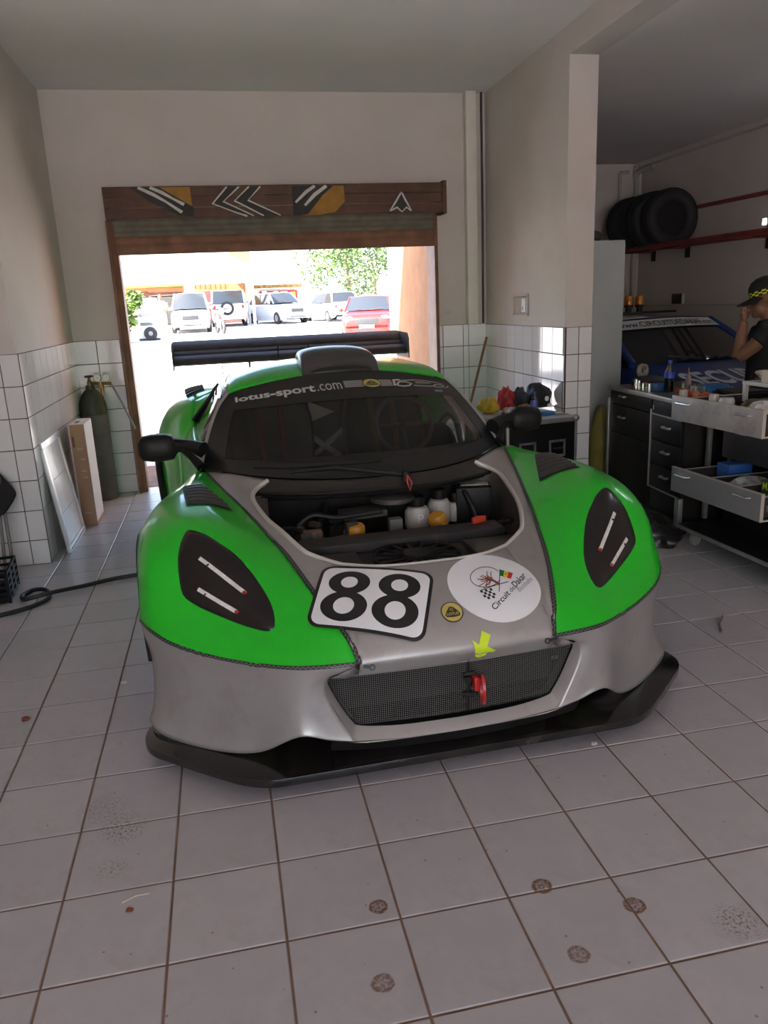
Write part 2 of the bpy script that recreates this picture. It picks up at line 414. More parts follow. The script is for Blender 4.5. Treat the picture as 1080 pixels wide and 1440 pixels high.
# outside: sloping yard and the ochre side wall beyond the door
def yard_z(y): return -.01+max(0, y-6.5)*.0225
mb = MB(); ys = [5.58,6.5,9,12,16,22,30,40,55,80,140]
mb.grid([[Vector((x, y, yard_z(y))) for x in (-90,-40,-15,-5,0,5,15,40,90)] for y in ys])
M_YARD = mat('yard_paving', (.60,.56,.53), .95, var=.2, vscale=1.2, bump=.8, bscale=5)
nt = M_YARD.node_tree; vo = nn(nt, 'ShaderNodeTexVoronoi'); vo.inputs['Scale'].default_value = 6
gm = nn(nt, 'ShaderNodeNewGeometry'); nt.links.new(gm.outputs['Position'], vo.inputs['Vector'])
bp = nn(nt, 'ShaderNodeBump'); bp.inputs['Strength'].default_value = .9; bp.inputs['Distance'].default_value = .04
nt.links.new(vo.outputs['Distance'], bp.inputs['Height']); nt.links.new(bp.outputs[0], nt.nodes['Principled BSDF'].inputs['Normal'])
struct('ground', mb, M_YARD)
mb = MB(); mb.grid([[Vector((x, y, -.02)) for x in (-60,0,60)] for y in (-90,-30,-6.2)])
struct('ground_front', mb, mat('front_yard', (.50,.47,.455), .95, var=.15, vscale=.6))
struct('wall_shade_block', MB().box2((-7,YB+.2,-.1), (-3.3,11.0,ZC+1.05)), M_EXT, smooth=False)  # unseen block added left of the door to cast shade on the yard
struct('wall_outside', MB().box2((2.585,YB+.2,-.1), (XR+.215,7.62,ZC+1.6)), M_EXT, smooth=False)

# roller shutter over the door
M_BOARD = mat('brown_painted_board', (.105,.048,.028), .65, var=.25, vscale=5, bump=.3, bscale=30, dirt=(.22,.13,.08), damt=.35, dscale=6)
M_OCH = mat('ochre_paint', (.36,.17,.025), .7, var=.2, vscale=9)
M_BLK = mat('black_paint', (.028,.024,.022), .65, var=.2, vscale=9)
M_WHT = mat('white_paint_strokes', (.62,.58,.53), .7, var=.12, vscale=14)
M_SLAT = mat('shutter_slat_steel', (.17,.15,.12), .9, spec=.1, var=.2, vscale=8)
M_RUST = mat('rust_brown_steel', (.20,.085,.045), .6, var=.3, vscale=7, bump=.2, bscale=40)
sh = thing('roller_shutter', 'rolled-up shutter with painted brown plank housing above the garage doorway', 'roller shutter', (1.18,5.4,2.2))
def L3(x, y, z): return (x-1.18, y-5.4, z-2.2)
zb = [2.330,2.412,2.495,2.578]
planks = []
for k in range(3):
    p = MB().box2(L3(-.245,5.385+.004*(k % 2),zb[k]+.002), L3(2.625,5.41,zb[k+1]-.002)).build('plank', M_BOARD, sh, bevel=.003); planks.append(p)
for xa, xb in ((-.245,-.225), (2.605,2.621)): MB().box2(L3(xa,5.411,2.33), L3(xb,YB,2.564)).build('end_board', M_BOARD, sh, bevel=.002)
MB().box2(L3(2.622,5.37,2.318), L3(2.655,YB,2.59)).build('end_plate', M_BOARD, sh, bevel=.002)
MB().box2(L3(-.225,5.40,2.565), L3(2.605,YB,2.578)).build('top_board', M_BOARD, sh)
def bp_(u, v): # motif drawing units -> board plane
    pxx, pyy = 140+u/2.16, 240+v/2.16
    return (-.243+(pxx-143)*2.869/479, 2.576-(pyy-(262-(pxx-143)*.006))*.0054)
def paint(poly, m, name, dy=.0012):
    pts = [bp_(*q) for q in poly]; n = len(pts)
    mb = MB(); mb.add([L3(a, 5.3835-dy, b) for a, b in pts]+[L3(a, 5.389, b) for a, b in pts], [tuple(range(n))]+[(i, (i+1) % n, n+(i+1) % n, n+i) for i in range(n)])
    return mb.build(name, m, sh, smooth=False)
def stroke(pl, w, m, name, dy=.0024):
    L = []; R_ = []
    for i, p in enumerate(pl):
        a = Vector(pl[max(i-1, 0)]); b = Vector(pl[min(i+1, len(pl)-1)]); d = (b-a).normalized(); n = Vector((-d.y, d.x))
        ww = w*(1+.25*math.sin(i*2.3)); L.append((p[0]+n.x*ww/2, p[1]+n.y*ww/2)); R_.append((p[0]-n.x*ww/2, p[1]-n.y*ww/2))
    paint(L+R_[::-1], m, name, dy)
paint([(165,50),(258,50),(259,108),(215,85)], M_OCH, 'painted_motif')
paint([(85,50),(170,50),(262,112),(262,142),(215,137),(130,88)], M_BLK, 'painted_motif', .0018)
stroke([(108,50),(150,72),(185,95),(228,128)], 9, M_WHT, 'painted_stroke'); stroke([(142,50),(175,66),(205,85),(236,104)], 9, M_WHT, 'painted_stroke')
paint([(368,50),(402,50),(352,96),(440,142),(380,128),(320,102)], M_BLK, 'painted_motif'); paint([(432,50),(468,50),(426,93),(522,142),(470,140),(386,94)], M_BLK, 'painted_motif')
for pl in ([(366,50),(320,102),(378,127),(420,143)], [(402,50),(352,96),(440,142)], [(432,50),(386,94),(470,142)], [(466,50),(426,93),(522,142)]): stroke(pl, 5, M_WHT, 'painted_stroke')
paint([(640,50),(722,50),(724,100),(692,134),(640,143),(590,143)], M_OCH, 'painted_motif')
paint([(562,50),(690,50),(655,80),(606,140),(562,143)], M_BLK, 'painted_motif', .0018)
stroke([(632,50),(605,68),(570,102)], 9, M_WHT, 'painted_stroke'); stroke([(668,50),(630,78),(598,112)], 10, M_WHT, 'painted_stroke')
paint([(905,76),(872,130),(888,124),(905,138),(920,124),(932,132)], M_BLK, 'painted_motif'); stroke([(905,72),(886,104),(866,134)], 5, M_WHT, 'painted_stroke'); stroke([(905,72),(918,100),(936,134)], 5, M_WHT, 'painted_stroke')
stroke([(868,133),(890,122),(905,137),(920,122),(934,133)], 5, M_WHT, 'painted_stroke')
for k, (z0, z1, yy, m) in enumerate(((2.292,2.332,5.47,M_SLAT),(2.246,2.290,5.475,M_SLAT),(2.200,2.244,5.478,M_SLAT),(2.142,2.199,5.476,M_RUST),(2.06,2.141,5.474,M_RUST))):
    mb = MB(); P = []
    for i in range(7):
        a = i/6; P.append([Vector(L3(x, yy+.012-.006*math.sin(PI*a), z0+(z1-z0)*a)) for x in (-.2, 2.58)])
    mb.grid(P); mb.box2(L3(-.2,yy+.012+.002*k,z0-.006), L3(2.58,yy+.02+.002*k,z1+.012)); mb.build('slat' if k < 4 else 'bottom_bar', m, sh)
for x0, x1 in ((-.262,-.192), (2.56,2.605)):
    MB().box2(L3(x0,5.52,0), L3(x1,YB+.0,2.33)).box2(L3(x0,5.47,0), L3(x0+.02,5.52,2.33)).build('guide_rail', M_RUST, sh, bevel=.002)
struct('trim_4', MB().box2((2.57,YB,0), (2.583,YB+.21,2.36)), M_RUST, smooth=False)
# wooden/rust lining of the left door reveal and service pipes on the walls
struct('trim_3', MB().box2((-.262,YB,0), (-.205,YB+.21,2.36)), M_RUST, smooth=False)
tag(MB().box2((2.882,5.50,1.345), (2.98,5.5795,ZC)).build('boxed_pipe', mat('pipe_cream', (.70,.65,.58), .6, var=.05), bevel=.008), 'square cream boxed pipe running up the wall corner above the tiles', 'pipe')
tag(MB().tube([(3.045,5.55,1.35),(3.048,5.55,2.3),(3.045,5.555,ZC)], .011).build('wall_cable', mat('cable_dark', (.05,.045,.045), .6)), 'thin dark cable running up the corner beside the boxed pipe', 'cable')
wb = thing('wall_socket', 'small recessed cream switch box on the painted right wall above the tiles', 'switch box', (XR,4.69,1.42))
mb = MB(); mb.box2((-.012,-.165,0), (0,.165,.02)); mb.box2((-.012,-.165,.155), (0,.165,.175)); mb.box2((-.012,-.165,.02), (0,-.14,.155)); mb.box2((-.012,.14,.02), (0,.165,.155))
mb.build('frame', mat('switch_frame', (.55,.47,.38), .6), wb, bevel=.003)
MB().box2((-.004,-.14,.02), (0,.14,.155)).build('back_plate', mat('switch_back', (.40,.33,.26), .6, var=.2), wb)
MB().box2((-.010,-.11,.03), (-.004,-.03,.14)).build('switch', mat('switch_white', (.75,.75,.77), .4), wb, bevel=.003)
MB().box2((-.011,-.07,.045), (-.0099,-.045,.075)).build('sticker', mat('sticker_blue', (.15,.3,.6), .5), wb)
sw = thing('light_switch', 'round cream light switch on the back wall right of the doorway', 'switch', (2.707,YB,1.457))
MB().lathe([(.035,0),(.036,.006),(.028,.010),(.0,.010)], 24, RX(PI/2)).build('cover', mat('switch_cream', (.60,.54,.47), .5), sw)
MB().lathe([(.014,.010),(.013,.016),(0,.016)], 16, RX(PI/2)).build('button', mat('switch_cream2', (.5,.45,.4), .5), sw)
# ================================================================== RACE CAR
M_GRN = mat('car_paint_green', (.003,.52,.010), .32, coat=.6, var=.02, vscale=3, spec=.4)
M_SIL = mat('car_paint_silver', (.40,.375,.36), .36, metal=.45, coat=.25, var=.05, vscale=4, dirt=(.24,.20,.17), damt=.3, dscale=9)
M_BLKP = mat('black_plastic', (.011,.010,.0095), .5, spec=.3, var=.15, vscale=20)
M_BLKG = mat('black_gloss', (.012,.010,.009), .16, coat=.4, var=.2, vscale=9, dirt=(.10,.085,.07), damt=.35, dscale=8)
M_CARB = mat('dark_carbon', (.03,.027,.026), .3, coat=.3, var=.25, vscale=60)
M_RUBB = mat('tyre_rubber', (.022,.021,.021), .75, var=.15, vscale=12)
M_ALU = mat('bright_alloy', (.62,.62,.63), .28, metal=.9)
M_GLS = glass('car_glass_smoke', (.62,.59,.56), .04)
M_GLSD = glass('car_glass_side', (.30,.32,.32), .05)
M_VWHT = mat('vinyl_white', (.80,.79,.80), .4)
M_VBLK = mat('vinyl_black', (.012,.011,.011), .4)
M_INT = mat('interior_black', (.012,.011,.0105), .7, spec=.25, var=.2, vscale=15)
M_CAGE = mat('cage_grey_paint', (.42,.39,.36), .45)
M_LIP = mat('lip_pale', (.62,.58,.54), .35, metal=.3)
car = thing('race_car', 'green and silver race car with number 88 and open bonnet hatch', 'car', (1.27,0,0), .023)
SURFS = []   # panels that carry stickers
def panel(name, P, m, keep=False, thick=.004, both=True, label=None, nu=5, nv=5):
    out = []
    G = surf(P, nu, nv)
    for s in ((1, -1) if both else (1,)):
        mb = MB(); mb.grid(G if s > 0 else mir(G))
        if keep: SURFS.append(([p.copy() for p in mb.v], list(mb.f)))
        o = mb.build(name, m, car, angle=60)
        md = o.modifiers.new('thickness', 'SOLIDIFY'); md.thickness = thick; md.offset = -1
        if label: o['label'] = label
        out.append(o)
    return out
v = lambda s: [Vector(tuple(float(q) for q in p.split(','))) for p in s.split()]
# bonnet: nose centre and the two silver strips beside the open hatch
NOSE = [v('0,.905,.662 0,.79,.622 0,.68,.560 0,.615,.495 0,.592,.450 0,.612,.415 0,.628,.395'),
        v('.12,.908,.662 .12,.79,.622 .122,.68,.560 .125,.617,.495 .13,.594,.450 .13,.613,.415 .13,.628,.395'),
        v('.22,.93,.662 .235,.80,.620 .24,.685,.558 .245,.62,.495 .25,.597,.450 .25,.616,.415 .25,.63,.395'),
        v('.315,.985,.662 .327,.83,.615 .333,.70,.552 .336,.632,.500 .338,.598,.453 .338,.617,.418 .338,.631,.397')]
G1 = surf(NOSE, 6, 6)
STRIP = [v('.315,.985,.662 .327,.83,.615 .333,.70,.552 .336,.632,.500 .338,.598,.453'),
         v('.36,1.03,.668 .358,.89,.630 .355,.76,.580 .350,.68,.535 .348,.625,.490'),
         v('.40,1.068,.677 .397,.95,.645 .388,.83,.605 .378,.74,.570 .368,.668,.532'),
         v('.438,1.115,.690 .436,1.04,.670 .437,.98,.650 .438,.925,.633 .440,.875,.617'),
         v('.497,1.275,.722 .498,1.23,.714 .500,1.19,.705 .501,1.15,.694 .502,1.112,.683'),
         v('.541,1.447,.735 .545,1.42,.734 .551,1.395,.732 .557,1.37,.728 .563,1.340,.720'),
         v('.572,1.627,.755 .585,1.61,.760 .596,1.59,.761 .607,1.57,.758 .620,1.550,.750'),
         v('.577,1.722,.772 .60,1.73,.778 .622,1.735,.780 .645,1.735,.778 .665,1.730,.772'),
         v('.553,1.798,.785 .60,1.84,.792 .64,1.88,.795 .68,1.91,.793 .712,1.915,.788'),
         v('.498,1.833,.812 .57,1.92,.818 .64,2.01,.820 .71,2.09,.818 .773,2.152,.813')]
G2 = surf(STRIP, 5, 5)
NF = surf([[Vector((-p.x, p.y, p.z)) for p in r] for r in NOSE[:0:-1]]+NOSE, 6, 6)
mb = MB(); mb.grid(NF); mb.grid(G2); mb.grid(mir(G2))
for s in (1, -1):
    mb.add([Vector((s*p.x, p.y, p.z)) for p in v('.338,.598,.453 .338,.617,.418 .338,.631,.397 .385,.632,.398 .432,.634,.402 .385,.612,.428')], [(0,1,5),(1,2,3),(1,3,5),(3,4,5)])
SURFS.append(([p.copy() for p in mb.v], list(mb.f)))
me_ = mb.mesh('bonnet_panel', angle=60)
bm = bmesh.new(); bm.from_mesh(me_); bmesh.ops.remove_doubles(bm, verts=bm.verts, dist=.0035); bmesh.ops.recalc_face_normals(bm, faces=bm.faces); bm.to_mesh(me_); bm.free()
me_.shade_smooth(); o = link('bonnet_panel', me_, M_SIL, car); md = o.modifiers.new('thickness', 'SOLIDIFY'); md.thickness = .004; md.offset = -1
# pale turned lip round the hatch opening
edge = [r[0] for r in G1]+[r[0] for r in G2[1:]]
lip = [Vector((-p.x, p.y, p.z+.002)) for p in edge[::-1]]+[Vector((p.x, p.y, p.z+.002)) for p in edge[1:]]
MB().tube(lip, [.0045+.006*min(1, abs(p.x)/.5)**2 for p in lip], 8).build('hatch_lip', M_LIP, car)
# front fenders
FEND = [v('.338,.598,.453 .521,.632,.450 .672,.722,.444 .80,.808,.450 .93,.918,.467 1.01,1.03,.484 1.052,1.13,.49'),
        v('.350,.632,.497 .535,.685,.490 .69,.785,.488 .81,.875,.498 .93,.962,.512 1.01,1.05,.525 1.05,1.15,.53'),
        v('.374,.682,.542 .552,.765,.535 .70,.862,.533 .815,.945,.555 .925,1.01,.568 1.005,1.08,.575 1.05,1.18,.575'),
        v('.440,.875,.617 .587,.885,.604 .705,.970,.633 .835,1.035,.648 .935,1.075,.655 1.005,1.125,.655 1.05,1.23,.635'),
        v('.502,1.112,.683 .640,1.035,.700 .738,1.095,.743 .845,1.15,.758 .94,1.17,.738 1.008,1.215,.718 1.05,1.31,.685'),
        v('.548,1.285,.710 .658,1.235,.762 .755,1.245,.798 .855,1.27,.812 .945,1.31,.792 1.01,1.355,.760 1.05,1.44,.71'),
        v('.591,1.447,.736 .678,1.44,.778 .775,1.45,.818 .865,1.47,.826 .948,1.49,.808 1.01,1.52,.768 1.05,1.58,.712'),
        v('.644,1.645,.763 .718,1.645,.796 .80,1.655,.828 .878,1.67,.828 .948,1.69,.805 1.0,1.71,.760 1.035,1.75,.68'),
        v('.703,1.869,.784 .757,1.87,.808 .812,1.88,.822 .870,1.89,.815 .925,1.90,.785 .965,1.91,.73 .99,1.93,.59'),
        v('.773,2.152,.813 .80,2.16,.815 .828,2.165,.81 .856,2.17,.79 .880,2.17,.75 .90,2.17,.68 .915,2.17,.48')]
FG = surf(FEND, 6, 6)
fend = panel('front_fender', FEND, M_GRN, keep=True, nu=6, nv=6)
# bumper below the green line
BUMP = [v('.338,.598,.453 .385,.612,.428 .436,.632,.402 .450,.632,.355 .424,.628,.28 .380,.622,.195 .352,.613,.160'),
        v('.45,.612,.45 .475,.620,.425 .50,.627,.39 .505,.629,.34 .488,.627,.275 .455,.622,.21 .445,.618,.183'),
        v('.54,.640,.449 .555,.647,.425 .568,.653,.385 .575,.653,.335 .572,.648,.28 .558,.637,.235 .546,.626,.210'),
        v('.672,.722,.444 .68,.738,.41 .682,.745,.37 .682,.745,.31 .678,.74,.24 .672,.735,.165 .672,.725,.118'),
        v('.80,.808,.450 .80,.825,.41 .798,.835,.37 .795,.835,.31 .79,.832,.24 .79,.82,.15 .80,.808,.092'),
        v('.93,.918,.467 .925,.925,.42 .918,.932,.37 .914,.932,.31 .914,.93,.24 .925,.925,.15 .945,.92,.090'),
        v('1.01,1.03,.484 1.004,1.03,.43 .996,1.032,.37 .992,1.032,.31 .992,1.028,.24 1.005,1.015,.16 1.03,1.0,.105'),
        v('1.052,1.13,.49 1.044,1.135,.43 1.035,1.14,.37 1.03,1.14,.31 1.03,1.13,.24 1.04,1.11,.16 1.06,1.09,.112')]
panel('bumper_side', BUMP, M_SIL, keep=True, nu=5, nv=4)
# radiator mouth: frame, ledge, mesh and tow eye
inner = v('0,.632,.398 .20,.634,.399 .38,.638,.40 .425,.642,.396 .438,.648,.375 .425,.652,.335 .395,.650,.27 .365,.648,.220 .335,.643,.199 .20,.625,.189 0,.618,.187')
outer = v('0,.624,.392 .20,.626,.393 .38,.632,.396 .436,.632,.402 .452,.632,.378 .446,.632,.335 .420,.628,.275 .382,.623,.198 .352,.613,.161 .20,.602,.157 0,.598,.155')
inn, out_ = spline(inner, 4), spline(outer, 4)
for s in (1, -1):
    A = [Vector((s*p.x, p.y, p.z)) for p in out_]; B = [Vector((s*p.x, p.y+.012, p.z)) for p in inn]; C_ = [Vector((s*p.x*.985, p.y+.06, p.z)) for p in inn]
    k = list(range(len(out_)))
    mb = MB(); mb.grid([[A[i] for i in k], [A[i].lerp(B[i], .5)+Vector((0,-.004,0)) for i in k], [B[i] for i in k]]); mb.build('mouth_frame', M_SIL, car)
    MB().grid([B, C_]).build('mouth_lining', M_BLKP, car)
    low = [p for p in (Vector((s*q.x, q.y, q.z)) for q in spline(v('0,.598,.155 .20,.602,.160 .352,.612,.168 .445,.612,.183'), 5))]
    MB().grid([low, [p+Vector((0,.03,-.05)) for p in low]]).build('chin_panel', M_BLKP, car)
MB().box((0,.80,.30), (.84,.01,.22)).build('radiator_core', M_INT, car)
M_WIRE = mat('mesh_wire', (.17,.16,.155), .5, metal=.3)
def mouth_x(z):
    q = [p for p in inn if p.x > .3]; q.sort(key=lambda p: p.z)
    for a, b in zip(q, q[1:]):
        if a.z <= z <= b.z and b.z > a.z: return a.x+(b.x-a.x)*(z-a.z)/(b.z-a.z)
    return q[0].x if z < q[0].z else q[-1].x
def mesh_y(x): return .648+.10*x*x-.005*math.cos(x*9)
mb = MB(); z = .205
while z < .398:
    xe = mouth_x(z)-.004; pts = [Vector((x, mesh_y(x)-.0012, z+.004*math.sin(x*5))) for x in [(-xe+2*xe*i/12) for i in range(13)]]
    mb.tube(pts, .0009, 4); z += .0072
x = -.432
while x < .434:
    zs = [q/400 for q in range(79, 160) if mouth_x(q/400)-.004 > abs(x)]
    if zs: mb.tube([Vector((x, mesh_y(x), zs[0])), Vector((x, mesh_y(x)-.001, zs[-1]))], .00095, 4)
    x += .0072
tag(mb.build('grille_mesh', M_WIRE, car, doubles=False), kind='stuff')
MB().tube([Vector((.04,.636,.205)), Vector((.04,.632,.40))], .006, 6).tube([Vector((.02,.634,.34)), Vector((.06,.630,.345))], .008, 6).tube([Vector((.015,.634,.27)), Vector((.065,.630,.262))], .008, 6).tube([Vector((.03,.61,.33)), Vector((.05,.64,.30))], .012, 8).build('tow_bracket', M_BLKP, car)
M_RED = mat('red_anodised', (.50,.012,.012), .35, coat=.3)
tw = MB(); tw.M = T(.078,.598,.295) @ RZ(math.radians(68)) @ RX(math.radians(90)) @ RY(0.25)
P = []
for k, (r0, h) in enumerate(((.046,-.005),(.046,.005),(.034,.005),(.034,-.005),(.046,-.005))):
    P.append([Vector((r0*math.cos(t)*.72, r0*math.sin(t)*1.15, h)) for t in (2*PI*i/24 for i in range(24))])
tw.grid(P, closed=True); tw.build('tow_eye', M_RED, car)
MB().box((.058,.612,.318), (.018,.035,.05)).build('tow_hinge', M_RED, car, bevel=.006)
# splitter
SPL = [(0,.592),(.30,.592),(.58,.594),(.66,.602),(.73,.632),(.80,.685),(.90,.772),(.98,.848),(1.035,.900),(1.066,.955),(1.072,1.01),(1.058,1.07),(1.02,1.13)]
spl = [(p.x, p.y) for p in spline([Vector((a, b, 0)) for a, b in SPL], 4)]
poly = [(-a, b) for a, b in spl[::-1]]+spl[1:]
MB().prism(poly, .056, .086).build('splitter', M_BLKG, car, bevel=.004)

# zipper bands along the green edges (printed vinyl)
zipm = bpy.data.materials.new('zipper_vinyl'); zipm.use_nodes = True; nt = zipm.node_tree; b = nt.nodes['Principled BSDF']
tc = nn(nt, 'ShaderNodeUVMap'); wv = nn(nt, 'ShaderNodeTexChecker'); wv.inputs['Color1'].default_value = (.13,.125,.12,1); wv.inputs['Color2'].default_value = (.012,.011,.01,1); wv.inputs['Scale'].default_value = 1
nt.links.new(tc.outputs[0], wv.inputs['Vector'])
sx = nn(nt, 'ShaderNodeSeparateXYZ'); nt.links.new(tc.outputs[0], sx.inputs[0])
cm = nn(nt, 'ShaderNodeMath', operation='COMPARE'); cm.inputs[1].default_value = 1.0; cm.inputs[2].default_value = .62; nt.links.new(sx.outputs[1], cm.inputs[0])
mx = nn(nt, 'ShaderNodeMix', data_type='RGBA'); mx.inputs['A'].default_value = (.012,.011,.01,1); nt.links.new(cm.outputs[0], mx.inputs['Factor']); nt.links.new(wv.outputs[0], mx.inputs['B'])
nt.links.new(mx.outputs['Result'], b.inputs['Base Color']); b.inputs['Roughness'].default_value = .45
allv = []; allf = []
for vs_, fs_ in SURFS:
    k = len(allv); allv += vs_; allf += [tuple(i+k for i in f) for f in fs_]
BVH = BVHTree.FromPolygons(allv, allf)
def snap(p, off=.0025):
    loc, n, _, _ = BVH.find_nearest(p)
    if n.dot(Vector((0,-.6,.8))) < 0: n = -n
    return loc+n*off
def ribbon(pts, w, name, m, off=.002, tooth=.0085):
    vs = []; uvs = []; d = 0
    for i, p in enumerate(pts):
        t = (pts[min(i+1, len(pts)-1)]-pts[max(i-1, 0)]).normalized()
        loc, n, _, _ = BVH.find_nearest(p)
        side = t.cross(n).normalized()
        if i: d += (p-pts[i-1]).length
        for k in (-1, 0, 1):
            vs.append(snap(p+side*(k*w/2), off)); uvs.append((d/tooth, 1+k))
    n_ = len(pts); mb = MB(); fs = [(i*3+k, i*3+k+1, i*3+k+4, i*3+k+3) for i in range(n_-1) for k in (0, 1)]
    me = bpy.data.meshes.new(name); me.from_pydata(vs, [], fs); ul = me.uv_layers.new(name='UVMap')
    for pl in me.polygons:
        for li, vi in zip(pl.loop_indices, pl.vertices): ul.data[li].uv = uvs[vi]
    me.shade_smooth(); return link(name, me, m, car)
zip_in = [r[0] for r in FG]; zip_low = FG[0]
for s in (1, -1):
    a = [Vector((s*p.x, p.y, p.z)) for p in spline(zip_in, 3)]; c = [Vector((s*p.x, p.y, p.z)) for p in spline(zip_low, 3)]
    ribbon(a, .017, 'zipper_band', zipm); ribbon(c, .015, 'zipper_band', zipm)
# zip pulls
for cx, cy, cz, s in ((-.318,.597,.443,-1), (.330,.599,.446,1)):
    mb = MB(); q = snap(Vector((cx, cy, cz)), .004)
    mb.M = T(*q) @ RX(math.radians(70)) @ RZ(-.25 if s < 0 else PI+.15)
    P = []
    for r0, h in ((.010,0),(.010,.003),(.006,.003),(.006,0),(.010,0)):
        P.append([Vector((.02+r0*math.cos(t), r0*math.sin(t), h)) for t in (2*PI*i/16 for i in range(16))])
    mb.grid(P, closed=True); mb.box((.002,0,.0015), (.022,.010,.003)); mb.build('zip_pull', M_VBLK, car)

# headlights: dark covers lying in the fender with light strips
HL = v('.852,1.197,.788 .870,1.172,.765 .880,1.148,.738 .887,1.120,.698 .885,1.083,.643 .872,1.045,.588 .840,1.005,.566 .785,.955,.545 .715,.885,.532 .655,.83,.524 .612,.795,.523 .588,.797,.526 .580,.812,.535 .582,.845,.568 .592,.885,.598 .610,.93,.628 .638,.98,.665 .670,1.03,.702 .705,1.075,.732 .738,1.11,.752 .770,1.145,.770 .800,1.172,.781 .828,1.192,.788')
HLs = spline(HL, 3, closed=True)
def fender_bvh():
    vs = []; fs = []
    for vs_, fs_ in SURFS[1:3]:
        k = len(vs); vs += vs_; fs += [tuple(i+k for i in f) for f in fs_]
    return BVHTree.FromPolygons(vs, fs)
FB = fender_bvh()
def fsnap(p, off):
    loc, n, _, _ = FB.find_nearest(p)
    if n.dot(Vector((0,-.6,.8))) < 0: n = -n
    return loc+n*off
M_HLC = mat('headlight_cover_mesh', (.016,.013,.012), .35, coat=.25, var=.08, vscale=90, spec=.3)
M_HLI = mat('headlight_cover_gloss', (.012,.009,.008), .22, coat=.25, spec=.3)
M_LED = mat('led_strip', (.72,.69,.64), .35, var=.15, vscale=60)
hl_c = Vector((.735,1.0,.655))
for s in (1, -1):
    P = []; R = 7
    for k in range(R+1):
        f = k/R; off = .0035+.022*(1-f*f)
        P.append([fsnap(Vector((s*(hl_c.x+(p.x-hl_c.x)*f), hl_c.y+(p.y-hl_c.y)*f, hl_c.z+(p.z-hl_c.z)*f)), off) for p in HLs])
    P.append([fsnap(Vector((s*(hl_c.x+(p.x-hl_c.x)*1.012), hl_c.y+(p.y-hl_c.y)*1.012, hl_c.z+(p.z-hl_c.z)*1.012)), -.002) for p in HLs])
    mb = MB(); mb.grid(P, closed=True); hl = mb.build('headlight', M_HLI if s < 0 else M_HLC, car, angle=70)
    def hsnap(p, off):
        loc, n, _, _ = HB.find_nearest(p)
        if n.dot(Vector((0,-.6,.8))) < 0: n = -n
        return loc+n*off
    HB = BVHTree.FromPolygons(mb.v, mb.f)
    for a, c in ((Vector((.815,1.085,.70)), Vector((.672,.945,.592))), (Vector((.828,1.02,.60)), Vector((.705,.905,.548)))):
        pts = []
        for i in range(13):
            q = a.lerp(c, i/12); q.x *= s; hd = Vector((0,-.68,.73)); ht = HB.ray_cast(q+hd*.5, -hd)
            pts.append((ht[0] if ht[0] is not None else hsnap(q, 0))+hd*.003)
        vs = []
        for i, p in enumerate(pts):
            t = (pts[min(i+1, 12)]-pts[max(i-1, 0)]).normalized(); n = HB.find_nearest(p)[1]; sd = t.cross(n).normalized()*.007
            vs.append([p-sd, p+sd])
        st = MB().grid(vs).build('light_strip', M_LED, hl, solid=.003)
        e = pts[-1]; MB().ell(e, (.009,.009,.007), 10, 6).build('marker_end', mat('marker_red', (.35,.03,.02), .3), hl)
        e = pts[3].lerp(pts[2], .5); MB().box(e, (.004,.018,.006), RZ(s*.7)).build('strip_gap', M_VBLK, hl)

# louvres on top of the fenders
VA, VB, VC, VD = Vector((.803,1.821,.823)), Vector((.673,1.465,.77)), Vector((.854,1.439,.823)), Vector((.875,1.76,.83))
for s in (1, -1):
    def lp(a, c):
        p = (VB.lerp(VC, a)).lerp(VA.lerp(VD, a), c); return Vector((s*p.x, p.y, p.z))
    mb = MB(); mb.grid([[fsnap(lp(a/8, c/10), .003) for a in range(9)] for c in range(11)])
    lv = mb.build('fender_vent', M_BLKP, car)
    for k in range(6):
        c0 = .08+k*.15
        mb = MB(); mb.grid([[fsnap(lp(.05+.9*a/8, c0), .004) for a in range(9)], [fsnap(lp(.05+.9*a/8, c0+.05), .013) for a in range(9)], [fsnap(lp(.05+.9*a/8, c0+.09), .014) for a in range(9)]])
        mb.build('louvre', M_CARB, lv)

# windscreen, roof and sides -------------------------------------------------
pil = v('.785,2.27,.812 .755,2.39,.90 .715,2.51,.99 .668,2.60,1.07 .615,2.645,1.13')
cen = v('0,1.72,.812 0,1.93,.925 0,2.14,1.035 0,2.345,1.135 0,2.56,1.222')
def screen(off=0):
    P = []
    for a, c in zip(cen, pil):
        row = []
        for k in range(-8, 9):
            s = abs(k)/8; g = s**2.3; h = s**2.0
            row.append(Vector((math.copysign(s, k)*c.x if k else 0, a.y+(c.y-a.y)*g-off*.6, a.z+(c.z-a.z)*h+off*.8)))
        P.append(row)
    return P
WS = surf(screen(), 6, 2)
mb = MB(); mb.grid(WS); ws = mb.build('windscreen', M_GLS, car, angle=80)
WB = BVHTree.FromPolygons(mb.v, mb.f)
def wsnap(p, off=.003):
    loc, n, _, _ = WB.find_nearest(p)
    if n.dot(Vector((0,-.6,.8))) < 0: n = -n
    return loc+n*off
nr, nc = len(WS), len(WS[0])
off = Vector((0,-.003,.004))
mb = MB(); mb.grid([[p+off*.6 for p in WS[i]] for i in range(int((nr-1)*.68), nr)]); mb.build('sun_strip', mat('sunstrip_black', (.010,.009,.009), .35), car, angle=80)
for js in (range(0, 3), range(nc-3, nc)):
    mb = MB(); mb.grid([[WS[i][j]+off*.5 for j in js] for i in range(nr)]); mb.build('screen_border', M_VBLK, car, angle=80)
mb = MB(); mb.grid([[p+off*.5 for p in WS[i]] for i in range(0, 4)]); mb.build('screen_border', M_VBLK, car, angle=80)
